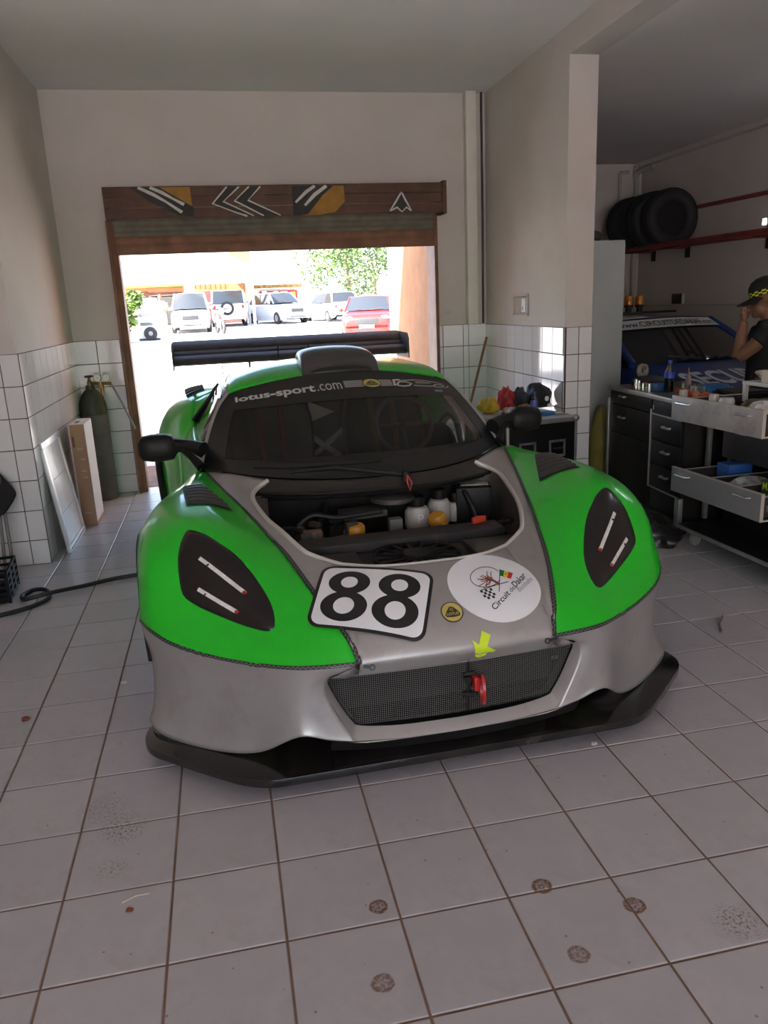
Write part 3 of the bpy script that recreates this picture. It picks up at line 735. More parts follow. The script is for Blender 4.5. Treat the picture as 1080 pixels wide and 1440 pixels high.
# body from the windscreen back: columns run centre-top to sill
BODY = [v('0,2.56,1.222 .30,2.585,1.203 .47,2.61,1.175 .615,2.645,1.13 .705,2.53,1.0 .79,2.28,.815 .88,2.18,.74 .905,2.17,.60 .915,2.17,.45 .92,2.17,.16'),
        v('0,2.72,1.255 .30,2.73,1.237 .48,2.74,1.207 .625,2.755,1.155 .72,2.69,1.0 .82,2.52,.822 .885,2.46,.74 .90,2.46,.60 .905,2.46,.45 .925,2.46,.16'),
        v('0,2.95,1.278 .30,2.95,1.26 .49,2.95,1.226 .63,2.95,1.168 .735,2.92,1.0 .84,2.85,.832 .89,2.8,.74 .90,2.8,.60 .91,2.8,.45 .935,2.8,.16'),
        v('0,3.25,1.272 .30,3.25,1.255 .48,3.25,1.22 .62,3.25,1.165 .735,3.23,1.02 .85,3.2,.87 .91,3.15,.76 .92,3.13,.60 .93,3.12,.45 .945,3.1,.16'),
        v('0,3.5,1.225 .28,3.5,1.21 .45,3.5,1.18 .585,3.5,1.13 .70,3.46,1.07 .84,3.42,1.0 .94,3.38,.87 .97,3.34,.66 .975,3.32,.45 .975,3.3,.16'),
        v('0,3.75,1.15 .26,3.75,1.14 .42,3.75,1.115 .55,3.75,1.085 .70,3.72,1.075 .86,3.7,1.03 .985,3.68,.91 1.045,3.66,.72 1.06,3.64,.50 1.05,3.63,.30'),
        v('0,4.05,1.06 .25,4.05,1.052 .40,4.05,1.04 .54,4.05,1.04 .70,4.05,1.06 .87,4.05,1.03 1.0,4.05,.93 1.07,4.05,.80 1.09,4.05,.73 1.095,4.05,.69'),
        v('0,4.4,.99 .25,4.4,.985 .40,4.4,.98 .54,4.4,.985 .70,4.4,1.01 .86,4.4,.99 .985,4.42,.90 1.05,4.46,.74 1.07,4.48,.52 1.06,4.49,.30'),
        v('0,4.78,.95 .25,4.78,.945 .40,4.78,.94 .54,4.78,.94 .70,4.77,.945 .84,4.75,.92 .95,4.73,.84 1.0,4.72,.68 1.01,4.72,.5 1.0,4.72,.30')]
BG = surf(BODY, 6, 4)    # columns: 9*4+1
def strip(name, i0, i1, j0, j1, m, lab=None, off=0.0):
    for s in (1, -1):
        G = [[Vector((s*p.x, p.y, p.z)) for p in r[j0:j1+1]] for r in BG[i0:i1+1]]
        mb = MB(); mb.grid(G); o = mb.build(name, m, car, angle=60)
        md = o.modifiers.new('thickness', 'SOLIDIFY'); md.thickness = .004; md.offset = -1
strip('roof_panel', 0, 24, 0, 12, M_GRN)
strip('roof_rail', 0, 18, 12, 13, M_SIL)
strip('side_window', 0, 19, 13, 19, M_GLSD)
strip('door_skin', 0, 18, 19, 36, M_GRN)
strip('window_surround', 19, 20, 13, 19, M_BLKP)
strip('rear_quarter', 20, 24, 13, 19, M_GRN)
strip('rear_haunch', 18, 48, 19, 36, M_GRN)
strip('engine_cover', 24, 48, 0, 19, M_GRN)
for s in (1, -1):   # silver A-pillar edge and window post
    pts = [Vector((s*(p.x+.006), p.y+.012, p.z)) for p in spline(pil, 4)]
    MB().tube(pts, .013, 8).build('windscreen_pillar', M_SIL, car)
    a = BG[19][13:20]; MB().tube([Vector((s*(p.x+.004), p.y, p.z)) for p in a], .012, 8).build('door_post', M_BLKP, car)
    P = [[Vector((s*(p.x+.003), p.y, p.z+.003)) for p in BG[i][17:21]] for i in range(28, 38)]
    hv = MB().grid(P).build('haunch_vent', M_BLKP, car)
    for i in range(29, 38, 2):
        MB().tube([Vector((s*(p.x+.006), p.y, p.z+.008)) for p in BG[i][17:21]], .006, 6).build('vent_fin', M_CARB, hv)
    pts = [Vector((s*(1.072+.03*math.sin(a)), 4.05+.42*math.cos(a), .30+.42*math.sin(a))) for a in (PI*i/18 for i in range(19))]
    MB().tube(pts, .024, 8).build('wheel_arch_flare', M_BLKP, car)
    pts = [Vector((s*(1.03+.02*math.sin(a)), 1.5+.36*math.cos(a), .32+.38*math.sin(a))) for a in (PI*i/18 for i in range(19))]
    MB().tube(pts, .012, 8).build('wheel_arch_edge', M_BLKP, car)
    MB().box2((s*.90,1.95,.10), (s*.96,3.62,.18)).build('side_skirt', M_BLKG, car, bevel=.01)
    # fender skin behind the front wheel
    G = surf([[Vector((s*a, b, c)) for a, b, c in r] for r in ([(1.03,1.80,.62),(1.02,1.86,.45),(1.0,1.90,.28),(.97,1.92,.14)], [(.985,1.95,.60),(.975,1.97,.45),(.965,1.98,.28),(.95,1.98,.14)], [(.915,2.18,.56),(.915,2.18,.45),(.92,2.18,.28),(.925,2.18,.14)])], 3, 3)
    MB().grid(G).build('fender_rear_skin', M_GRN, car)
# tail panel and floor pan so that nothing is open from behind or below
tail = [p for p in BG[-1]]
mb = MB(); ring = [Vector((-p.x, p.y, p.z)) for p in tail[::-1]]+tail[1:]; lowr = [Vector((p.x*.93, p.y+.02, .22)) for p in ring]
mb.grid([ring, lowr]); mb.build('tail_panel', M_GRN, car)
MB().box2((-.88,1.15,.09), (.88,4.7,.12)).build('floor_pan', M_INT, car)
for s in (1, -1):
    MB().box2((s*.60,1.12,.12), (s*.64,1.95,.62)).build('inner_wheel_wall', M_INT, car)
# roof scoop
SCP = [v('.215,2.575,1.208 .20,2.60,1.235 .13,2.615,1.255 0,2.62,1.262'), v('.212,2.63,1.225 .205,2.66,1.285 .135,2.68,1.31 0,2.685,1.318'),
       v('.208,2.80,1.245 .20,2.82,1.312 .125,2.83,1.338 0,2.835,1.345'), v('.195,3.05,1.25 .18,3.05,1.31 .11,3.05,1.33 0,3.05,1.336'), v('.16,3.4,1.225 .14,3.4,1.26 .09,3.4,1.27 0,3.4,1.275')]
G = surf(SCP, 5, 4); mb = MB(); full = [[Vector((-p.x, p.y, p.z)) for p in r]+[p for p in r[::-1]][1:] for r in G]
mb.grid(full); mb.add([p for p in full[0]]+[Vector((0,2.60,1.2))], [(i, i+1, len(full[0])) for i in range(len(full[0])-1)])
mb.build('roof_scoop', mat('scoop_satin_black', (.05,.046,.045), .38, coat=.2, var=.1), car, angle=60)
MB().ell((0,2.585,1.222), (.175,.03,.030), 20, 8).build('scoop_mouth_plug', M_VBLK, car)  # solid black plug, painted as the dark inside the scoop opening
# wing
wy, wz = 4.86, 1.27
def foil(y0, z0, chord, th, ang):
    pr = []
    for i in range(9):
        t = i/8; pr.append((t, th*2.6*(math.sqrt(t)*.6-.35*t-.25*t*t)+.05*math.sin(PI*t)))
    lo = [(t/8, -th*.5*math.sin(PI*(t/8)**.6)-.02*math.sin(PI*t/8)) for t in range(7, 0, -1)]
    q = [(a*chord, b*chord) for a, b in pr+lo]; ca, sa = math.cos(ang), math.sin(ang)
    return [(y0+a*ca-b*sa, z0+a*sa+b*ca) for a, b in q]
M_WING = mat('wing_dark_satin', (.060,.048,.043), .6, spec=.3, var=.2, vscale=15)
for nm, (y0, z0, ch, th, an) in (('main_plane', (4.78,1.172,.30,.17,.12)), ('mid_plane', (4.92,1.218,.16,.16,.30)), ('wing_flap', (4.98,1.242,.20,.13,.50))):
    sec = foil(y0, z0, ch, th, an); n = len(sec); mb = MB()
    mb.add([(x, a, b) for x in (-.955,.955) for a, b in sec], [tuple(range(n)), tuple(range(n, 2*n))[::-1]]+[(i, (i+1) % n, n+(i+1) % n, n+i) for i in range(n)])
    mb.build(nm, M_WING, car)
for s in (1, -1):
    MB().prism([(4.75,1.12),(5.16,1.12),(5.20,1.20),(5.18,1.335),(4.80,1.325),(4.75,1.28)], s*.957, s*.965, Matrix(((0,0,1,0),(1,0,0,0),(0,1,0,0),(0,0,0,1)))).build('end_plate', M_WING, car)
    mb = MB(); mb.box2((s*.36-.006,4.80,.95), (s*.36+.006,4.98,1.19)); mb.build('wing_upright', M_WING, car, bevel=.002)
MB().tube([(-.955,4.84,1.165),(.955,4.84,1.165)], .007, 6).build('wing_stay', M_ALU, car)
MB().tube([(.12,4.775,1.19),(.12,4.775,1.275)], .006, 6).build('wing_bracket', M_VBLK, car)
MB().tube([(-.13,4.775,1.19),(-.13,4.775,1.275)], .006, 6).build('wing_bracket', M_VBLK, car)
MB().tube([(-.60,3.9,1.06),(-.605,3.9,1.19),(-.60,3.9,1.215)], .004, 6).build('aerial', M_VBLK, car)
# wheels
def wheel(x, y, r, w):
    s = 1 if x > 0 else -1
    mb = MB(); mb.lathe([(r*.62,-w/2),(r*.92,-w/2),(r,-w/2+.03),(r,w/2-.03),(r*.92,w/2),(r*.62,w/2),(r*.60,0),(r*.62,-w/2)], 32, T(x,y,r) @ RY(PI/2)); t = mb.build('tyre', M_RUBB, car)
    mb = MB(); mb.lathe([(r*.64,s*(w/2-.01)),(r*.60,s*(w/2-.02)),(r*.58,s*w*.12),(.05,s*w*.22),(0,s*w*.22)], 32, T(x,y,r) @ RY(PI/2)); mb.build('wheel_rim', M_CARB, car)
    for k in range(6):
        a = 2*PI*k/6; MB().box((x+s*w*.3, y+math.cos(a)*r*.34, r+math.sin(a)*r*.34), (.03, r*.56, .05), RX(a)).build('wheel_spoke', M_ALU, car, bevel=.006)
for s in (1, -1):
    wheel(s*.90, 1.5, .315, .21); wheel(s*.93, 4.05, .33, .27)
# mirrors
for s in (1, -1):
    mb = MB(); P = []
    for i, (x, dy, hz, hy, zc) in enumerate(((.905,.0,.030,.035,.905),(.925,.005,.060,.060,.906),(.96,.01,.068,.068,.908),(1.03,.012,.068,.070,.908),(1.075,.012,.060,.060,.908),(1.095,.012,.035,.035,.908))):
        P.append([Vector((s*x, 2.41+dy+hy*math.copysign(abs(math.cos(t))**.7, math.cos(t)), zc+hz*math.copysign(abs(math.sin(t))**.7, math.sin(t)))) for t in (2*PI*j/20 for j in range(20))])
    mb.grid(P, closed=True); mb.add(P[0], [tuple(range(20))]); mb.add(P[-1], [tuple(range(20))]); mr_ = mb.build('door_mirror', M_BLKP, car, angle=50)
    mb = MB(); mb.tube([(s*.775,2.32,.895),(s*.84,2.37,.915),(s*.93,2.41,.915)], [.042,.030,.040], 10); mb.tube([(s*.79,2.27,.815),(s*.835,2.34,.86),(s*.88,2.40,.90)], [.026,.018,.02], 8); mb.build('mirror_arm', M_BLKP, mr_)
    MB().box2((s*.94,2.484,.86), (s*1.075,2.487,.955)).build('mirror_glass', M_ALU, mr_)
# hatch interior ------------------------------------------------------------
eb = MB(); eb.box2((-.60,.72,.40), (.60,2.0,.42)); eb.build('bay_floor', M_INT, car)
M_BAY = mat('bay_dark', (.022,.018,.016), .6, var=.35, vscale=9, dirt=(.07,.055,.04), damt=.5, dscale=11)
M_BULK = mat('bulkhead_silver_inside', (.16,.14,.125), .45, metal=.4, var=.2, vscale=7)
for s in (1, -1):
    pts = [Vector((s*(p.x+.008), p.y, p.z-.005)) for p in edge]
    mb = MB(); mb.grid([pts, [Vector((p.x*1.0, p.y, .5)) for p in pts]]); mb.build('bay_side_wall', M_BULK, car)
mb = MB(); mb.grid([[Vector((x, 1.70+.20*(x/.6)**2+.03, .80-.02*abs(x))) for x in (-.6,-.3,0,.3,.6)], [Vector((x, 1.66+.18*(x/.6)**2, .74)) for x in (-.6,-.3,0,.3,.6)], [Vector((x, 1.80+.14*(x/.6)**2, .70)) for x in (-.6,-.3,0,.3,.6)], [Vector((x, 1.95, .42)) for x in (-.6,-.3,0,.3,.6)]])
mb.build('bulkhead', M_BAY, car)
# cowl between hatch and windscreen
cw = [[wsnap(WS[0][j], 0)+Vector((0,0,-.004)) for j in range(0, nc)]]
back = cw[0]; front = []
for p in back:
    t = p.x/.785; front.append(Vector((p.x*.72, 1.60+.20*abs(t)**2, .772+.012*(1-abs(t)))))
mid = [a.lerp(c, .5)+Vector((0,0,.006)) for a, c in zip(back, front)]
MB().grid([back, mid, front]).build('cowl_panel', mat('cowl_dark', (.030,.026,.024), .5, var=.2), car, angle=60)
MB().tube([p+Vector((0,0,-.006)) for p in front], .010, 6).build('cowl_seal', M_BLKP, car)
# wiper
MB().tube([(-.40,1.745,.86),(-.2,1.70,.872),(.0,1.655,.84),(.10,1.63,.826)], [.008,.011,.012,.012], 8).build('wiper_arm', M_BLKP, car)
MB().tube([(-.55,1.92,.862),(-.40,1.80,.868),(-.15,1.765,.87),(.02,1.765,.872)], .006, 6).build('wiper_blade', M_BLKP, car)
MB().cyl((.10,1.63,.80), (.10,1.63,.845), .020, n=14).build('wiper_pivot', M_BLKP, car)
MB().tube([(.10,1.605,.83),(.115,1.585,.80),(.105,1.58,.765),(.095,1.585,.80),(.10,1.605,.83)], .004, 6).build('red_key_tag', mat('tag_red', (.45,.05,.06), .5), car)
# slam panel, fan shroud, reservoirs, canisters, box, red clip
MB().box((0,1.33,.60), (.86,.13,.10)).build('cross_beam', M_BAY, car, bevel=.015)
mb = MB(); mb.box((.0,1.10,.60), (.80,.30,.02)); mb.build('radiator_shroud', mat('shroud_dark', (.018,.015,.013), .5, var=.3, vscale=20), car, bevel=.006)
for cx, cy in ((.0,1.10), ):
    fn_ = MB().lathe([(.0,.030),(.055,.030),(.06,.022),(.06,0)], 24, T(cx,cy,.61)).build('fan_hub', M_BLKP, car)
    for k in range(16):
        a = 2*PI*k/16; MB().box((cx+.11*math.cos(a), cy+.11*math.sin(a), .625), (.11,.012,.006), RZ(a)).build('fan_rib', M_BLKP, fn_)
    MB().lathe([(.165,0),(.165,.02),(.175,.02),(.175,0),(.165,0)], 28, T(cx,cy,.61)).build('fan_ring', M_BLKP, car)
MB().box((-.33,1.12,.62), (.22,.20,.02)).build('mesh_insert', M_CARB, car, bevel=.004); MB().box((.33,1.12,.62), (.22,.20,.02)).build('mesh_insert', M_CARB, car, bevel=.004)
M_RES = mat('reservoir_translucent', (.55,.51,.46), .45, var=.08, vscale=9)
for cx, cy, r, h, tx in ((.165,1.70,.058,.10,'P'), (.29,1.76,.055,.11,None), (.375,1.76,.042,.085,None)):
    rs = MB().lathe([(0,0),(r*.9,0),(r,.012),(r,h*.8),(r*.8,h),(r*.45,h+.008),(0,h+.008)], 20, T(cx,cy,.555)).build('fluid_reservoir', M_RES, car)
    MB().lathe([(0,0),(r*.62,0),(r*.62,.04),(r*.55,.045),(0,.045)], 18, T(cx,cy,.555+h+.006)).build('reservoir_cap', M_BLKP, rs)
    if tx:
        vs, fs = text_data('P', .06); m_ = T(cx,cy-r-.003,.61) @ RX(PI/2); MB().add([m_ @ p for p in vs], fs).build('letter', M_VWHT, rs, smooth=False)
M_YEL = mat('filter_yellow', (.50,.24,.02), .4, var=.1, vscale=8)
for cx, cy, z0, tilt, n in ((-.165,1.50,.575,0,0), (.235,1.545,.575,-.35,1)):
    mb = MB(); m_ = T(cx,cy,z0) @ RY(tilt) @ RX(.1)
    mb.lathe([(0,0),(.036,0),(.040,.006),(.040,.075),(.034,.085),(0,.085)], 20, m_); ca_ = mb.build('yellow_canister', M_YEL, car)
    P = [[m_ @ Vector((.0406*math.sin(a+(.5 if n == 0 else -.2)), -.0406*math.cos(a+(.5 if n == 0 else -.2)), z)) for a in (-.6,-.3,0,.3,.6)] for z in (.012,.045)]
    MB().grid(P).build('canister_label', M_VWHT, ca_)
    P = [[m_ @ Vector((.0412*math.sin(a+(.5 if n == 0 else -.2)), -.0412*math.cos(a+(.5 if n == 0 else -.2)), z)) for a in (-.35,-.1,.1,.35)] for z in (.022,.034)]
    MB().grid(P).build('label_print', mat('print_red', (.45,.05,.08), .5), ca_)
bx_ = MB(); bx_.box((0,0,0), (.17,.20,.20)); bx_.M = Matrix.Identity(4)
bo = MB().box((.47,1.80,.62), (.17,.22,.20), RZ(-.25)).build('electrics_box', M_BLKP, car, bevel=.012)
MB().box((.475,1.79,.722), (.13,.11,.003), RZ(-.25)).build('box_label', mat('label_grey', (.45,.43,.40), .5, var=.3, vscale=30), car)
MB().tube([(.38,1.86,.72),(.40,1.70,.70),(.42,1.62,.62),(.42,1.60,.52)], .014, 8).build('ribbed_hose', M_BLKP, car)
mb = MB(); mb.prism([(0,0),(.07,.01),(.085,.035),(.05,.05),(.01,.03)], 0, .02, T(.31,1.335,.652) @ RZ(.2)); mb.build('red_clip', mat('clip_red', (.60,.05,.02), .4), car, bevel=.003)
MB().box((.04,1.62,.60), (.06,.05,.07)).build('relay_box', mat('relay_grey', (.20,.19,.17), .5), car, bevel=.004)
MB().lathe([(0,0),(.10,0),(.10,.02),(.05,.035),(0,.035)], 24, T(.05,1.70,.70)).build('filler_plate', mat('filler_grey', (.10,.09,.08), .4, metal=.3), car)
MB().box((-.10,1.66,.665), (.20,.12,.03), RZ(.1)).build('control_unit', mat('ecu_grey', (.08,.075,.07), .4), car, bevel=.006)
MB().cyl((-.36,1.45,.55), (-.36,1.45,.63), .05, n=18).build('brake_pump', mat('pump_dark', (.07,.05,.04), .5, var=.3), car, bevel=.006)
MB().box((-.35,1.50,.60), (.08,.06,.10)).build('terminal_block', mat('terminal', (.12,.07,.05), .5, var=.4, vscale=30), car, bevel=.006)
for k, pl in enumerate(([(-.5,1.7,.60),(-.42,1.55,.65),(-.30,1.52,.58),(-.22,1.62,.63)], [(-.48,1.6,.55),(-.35,1.62,.68),(-.22,1.60,.67),(-.02,1.6,.68)], [(-.25,1.75,.70),(-.3,1.65,.60),(-.28,1.45,.57)], [(.40,1.40,.62),(.46,1.30,.66),(.50,1.40,.64),(.44,1.45,.60),(.40,1.38,.62)])):
    MB().tube(spline(pl, 5), .012, 8).build('engine_bay_hose', M_BLKP, car)
for k in range(14):
    x, y = random.uniform(-.5,-.1), random.uniform(1.42,1.75)
    MB().box((x, y, random.uniform(.56,.66)), (random.uniform(.02,.07), random.uniform(.02,.06), random.uniform(.02,.06)), RZ(random.random())).build('connector', mat('conn%d' % (k % 3), ((.05,.04,.03),(.11,.08,.05),(.03,.03,.03))[k % 3], .5, var=.3, vscale=30), car, bevel=.004)
# cabin ----------------------------------------------------------------------
MB().grid([[Vector((x, 1.95+.28*(x/.72)**2, .80)) for x in (-.72,-.36,0,.36,.72)], [Vector((x, 2.18+.15*(x/.72)**2, .83)) for x in (-.72,-.36,0,.36,.72)], [Vector((x, 2.42, .79)) for x in (-.72,-.36,0,.36,.72)], [Vector((x, 2.44, .45)) for x in (-.72,-.36,0,.36,.72)]]).build('dashboard', mat('dash_grey', (.055,.05,.047), .7, var=.1), car)
rg = MB(); m_ = T(.30,2.42,.93) @ RX(math.radians(68))
P = []
for k in range(10):
    b_ = 2*PI*k/10; P.append([m_ @ Vector(((.155+.013*math.cos(b_))*math.cos(t), (.155+.013*math.cos(b_))*math.sin(t), .013*math.sin(b_))) for t in (2*PI*i/32 for i in range(32))])
rg.grid(P+[P[0]], closed=True); st_ = rg.build('steering_wheel', mat('wheel_grey', (.045,.042,.04), .5), car)
for a in (0, PI, -PI/2): MB().tube([m_ @ Vector((.02*math.cos(a), .02*math.sin(a), -.02)), m_ @ Vector((.15*math.cos(a), .15*math.sin(a), 0))], .011, 6).build('wheel_spoke_bar', MATS['wheel_grey'], st_)
for s in (1, -1):
    G = surf([v('-.22,2.75,.30 -.10,2.72,.26 .10,2.72,.26 .22,2.75,.30'), v('-.24,3.05,.34 -.12,3.06,.28 .12,3.06,.28 .24,3.05,.34'), v('-.26,3.15,.60 -.14,3.22,.60 .14,3.22,.60 .26,3.15,.60'), v('-.26,3.22,.92 -.14,3.30,.92 .14,3.30,.92 .26,3.22,.92'), v('-.15,3.27,1.12 -.09,3.32,1.13 .09,3.32,1.13 .15,3.27,1.12')], 4, 3)
    mb = MB(); mb.grid([[p+Vector((s*.36,0,0)) for p in r] for r in G]); mb.build('race_seat', mat('seat_cloth', (.05,.047,.046), .8, var=.2), car, solid=.03)
    for dx in (-.07,.07):
        MB().tube([(s*.36+dx,3.26,.98),(s*.36+dx,3.14,.75),(s*.36+dx*.5,3.0,.45)], .018, 6).build('harness_strap', mat('harness_red', (.10,.02,.02), .7) if s < 0 else mat('harness_yellow', (.10,.08,.02), .7), car)
    MB().tube([(s*.74,2.33,.40),(s*.705,2.40,.86),(s*.60,2.72,1.09),(s*.55,2.95,1.17),(s*.56,3.30,1.13)], .022, 10).build('cage_tube', M_CAGE, car)
    MB().tube([(s*.535,3.30,.40),(s*.532,3.30,.9),(s*.50,3.30,1.12),(0,3.30,1.17)], .026, 10).build('cage_tube', M_CAGE, car)
    MB().tube([(s*.52,3.32,1.08),(-s*.10,3.40,.60)], .020, 8).build('cage_brace', M_CAGE, car)
MB().tube([(-.56,2.80,1.12),(0,2.74,1.17),(.56,2.80,1.12)], .020, 8).build('cage_tube', M_CAGE, car)
MB().box2((-.66,3.42,.15), (.66,3.44,1.10)).build('firewall', mat('firewall_dark', (.06,.052,.048), .6, var=.3), car)
MB().prism([(-.10,.98),(.07,.905),(-.09,.85)], 3.33, 3.34, Matrix(((1,0,0,0),(0,0,1,0),(0,1,0,0),(0,0,0,1)))).build('firewall_gusset', mat('gusset_pale', (.42,.36,.30), .5), car)
MB().box2((-.66,2.4,.12), (.66,3.42,.16)).build('cabin_floor', M_INT, car)
# ------------------------------------------------------------------ stickers and lettering on the race car
D_O, D_B, D_N = Vector((0,.75,.60)), Vector((0,.835,.55)), Vector((0,-.55,.835))
def D(a, b, off=.002):
    p = D_O+Vector((a, 0, 0))+D_B*b
    hit = BVH.ray_cast(p+D_N*.6, -D_N)
    loc = hit[0] if hit[0] is not None else BVH.find_nearest(p)[0]
    return loc+D_N*off
def densify(poly, step=.015):
    out = []
    for p, q in zip(poly, poly[1:]+poly[:1]):
        k = max(1, int(math.hypot(q[0]-p[0], q[1]-p[1])/step)); out += [(p[0]+(q[0]-p[0])*i/k, p[1]+(q[1]-p[1])*i/k) for i in range(k)]
    return out
def sticker(poly, m, name, parent, off, rings=8):
    poly = densify(poly)
    vs, fs = fill_fan(poly, rings); f_ = DP if (name == 'number_plate_sticker' or parent is not car and parent.name.startswith('number')) else D
    return MB().add([f_(a, b, off) for a, b in vs], fs).build(name, m, parent)
def rot2(pts, ang, cx, cy): return [(cx+x*math.cos(ang)-y*math.sin(ang), cy+x*math.sin(ang)+y*math.cos(ang)) for x, y in pts]
def text_fit(txt, w, h, bold=.0, shear=0):
    """text triangles scaled so that the string is w wide and its tallest letter h high, origin lower left"""
    vs, fs = text_data(txt, 1.0, bold, shear)
    x0, x1 = min(p.x for p in vs), max(p.x for p in vs); y0, y1 = min(p.y for p in vs), max(p.y for p in vs)
    return [((p.x-x0)/(x1-x0)*w, (p.y-y0)/(y1-y0)*h) for p in vs], fs
AN = math.radians(-21.3); PC = (-.252,.026)
import numpy as np
_s = [rot2([(u, w)], AN, *PC)[0] for u in np.linspace(-.19,.19,20) for w in np.linspace(-.145,.145,16)]
_n = np.array([(D(a, b, 0)-D_O).dot(D_N) for a, b in _s])
def _bas(a, b): return [1, a, b, a*a, a*b, b*b, a**3, a*a*b, a*b*b, b**3]
_A = np.array([_bas(a, b) for a, b in _s]); _c = np.linalg.lstsq(_A, _n, rcond=None)[0]; _lift = float(np.max(_n-_A @ _c))+.0012
def DP(a, b, off):
    """smooth face of the stiff number sticker, bridging the small step of the panel seam"""
    return D_O+Vector((a, 0, 0))+D_B*b+D_N*(float(np.dot(_bas(a, b), _c))+_lift+off)
plate = sticker(rot2(rrect(.398,.300,.045), AN, *PC), M_VBLK, 'number_plate_sticker', car, .0018); plate['label'] = 'white number sticker with black edge reading 88'
sticker(rot2(rrect(.374,.276,.035), AN, *PC), M_VWHT, 'white_field', plate, .0026)
for u in (-.088, .086):
    for w, rx, ry, hx, hy in ((.060,.072,.060,.029,.029), (-.053,.079,.067,.035,.037)):
        sticker(rot2(ellipse(u, w, rx, ry), AN, *PC), M_VBLK, 'digit', plate, .0034, 4)
    for w, rx, ry, hx, hy in ((.060,.072,.060,.029,.029), (-.053,.079,.067,.035,.037)):
        sticker(rot2(ellipse(u, w, hx, hy), AN, *PC), M_VWHT, 'digit_counter', plate, .0042, 3)
disc = sticker(ellipse(.186,.012,.168,.160,48), M_VWHT, 'round_circuit_sticker', car, .0016); disc['label'] = 'round white sticker with tree emblem and the words Circuit de Dakar'
def S(x, y):
    dx, dy = x-696, y-827
    return (.1826+.002596*dx-.00117*dy+.000005*dy*dy, -.0056-.000268*dx-.003308*dy+.00001*dy*dy)
def spoly(pts, m, name, off=.0026):
    n = len(pts); return MB().add([D(*S(*p), off) for p in pts], [tuple(range(n))]).build(name, m, disc, smooth=False)
def sline(pts, w, m, name, off=.0026):
    L = []; R_ = []
    for i, p in enumerate(pts):
        a, b = Vector(pts[max(i-1, 0)]), Vector(pts[min(i+1, len(pts)-1)]); d = (b-a).normalized()
        L.append((p[0]-d.y*w/2, p[1]+d.x*w/2)); R_.append((p[0]+d.y*w/2, p[1]-d.x*w/2))
    n = len(pts); return MB().add([D(*S(*p), off) for p in L+R_], [(i, i+1, n+i+1, n+i) for i in range(n-1)]).build(name, m, disc, smooth=False)
M_TREE = mat('tree_brown', (.22,.06,.03), .5)
sline([(681.7+21*math.cos(t), 813+14*math.sin(t)) for t in (.35+i*(2*PI-.9)/30 for i in range(31))], .9, M_VBLK, 'emblem_ring')
sline([(702,824),(694,819),(687,816)], 3.0, M_TREE, 'tree_trunk')
random.seed(3)
for k in range(16):
    a = PI+(k-7.5)*.19; r = random.uniform(12, 18)
    p0 = (691+random.uniform(-6,2), 817+random.uniform(-3,2)); p1 = (p0[0]+r*.5*math.cos(a), p0[1]+r*.42*math.sin(a)); p2 = (p0[0]+r*math.cos(a+random.uniform(-.3,.3)), p0[1]+r*.7*math.sin(a+random.uniform(-.3,.3)))
    sline([p0, p1, p2], 1.1, M_TREE, 'tree_branch', .0027)
sline([(701,833.5),(701.5,818),(702,802.5)], 1.1, M_VBLK, 'flag_pole'); sline([(676,831),(695,825),(714,820)], 1.1, M_VBLK, 'flag_pole')
for k, c in enumerate(((.0,.16,.05), (.75,.55,.02), (.55,.02,.02))):
    f = lambda t, q: ((702+19*t)+(-1.0*q-2.2*t*q), 803+4.5*t+8.5*q)
    spoly([f(k/3, 0), f((k+1)/3, 0), f((k+1)/3, 1), f(k/3, 1)], mat('flag_%d' % k, c, .45), 'flag_stripe', .0028)
spoly([f(.5+.07*math.cos(t)*(1 if i % 2 else .45), .5+.2*math.sin(t)*(1 if i % 2 else .45)) for i, t in enumerate(-PI/2+PI*i/5 for i in range(10))], MATS['flag_0'], 'flag_star', .0032)
for i in range(5):
    for j in range(4):
        if (i+j) % 2 == 0:
            g = lambda t, q: (674+16*t+9*q, 831.5-3*t+13*q)
            spoly([g(i/5, j/4), g((i+1)/5, j/4), g((i+1)/5, (j+1)/4), g(i/5, (j+1)/4)], M_VBLK, 'checker', .0028)
def stext(txt, p0, p1, hpx, bold, m):
    """lettering along the line p0-p1, growing to the upper left"""
    a = Vector(p0); b = Vector(p1); d = b-a; up = Vector((d.y, -d.x)).normalized()*hpx
    vs, fs = text_fit(txt, 1, 1, bold)
    MB().add([D(*S(*(a+d*x+up*y)), .0028) for x, y in vs], fs).build('lettering', m, disc, smooth=False)
stext('Circuit', (696,859.5), (717,837), 9, .012, M_VBLK); stext('de', (718.5,835), (724,829), 6.5, 0, M_VBLK); stext('Dakar', (724.5,828.5), (741,811), 9.5, .012, M_VBLK)
stext('Baobabs', (730,834), (750,815), 7, 0, mat('grey_print', (.30,.30,.30), .5))
M_BADG = mat('badge_yellow', (.55,.42,.10), .35, coat=.3); M_BADK = mat('badge_dark', (.03,.035,.025), .35)
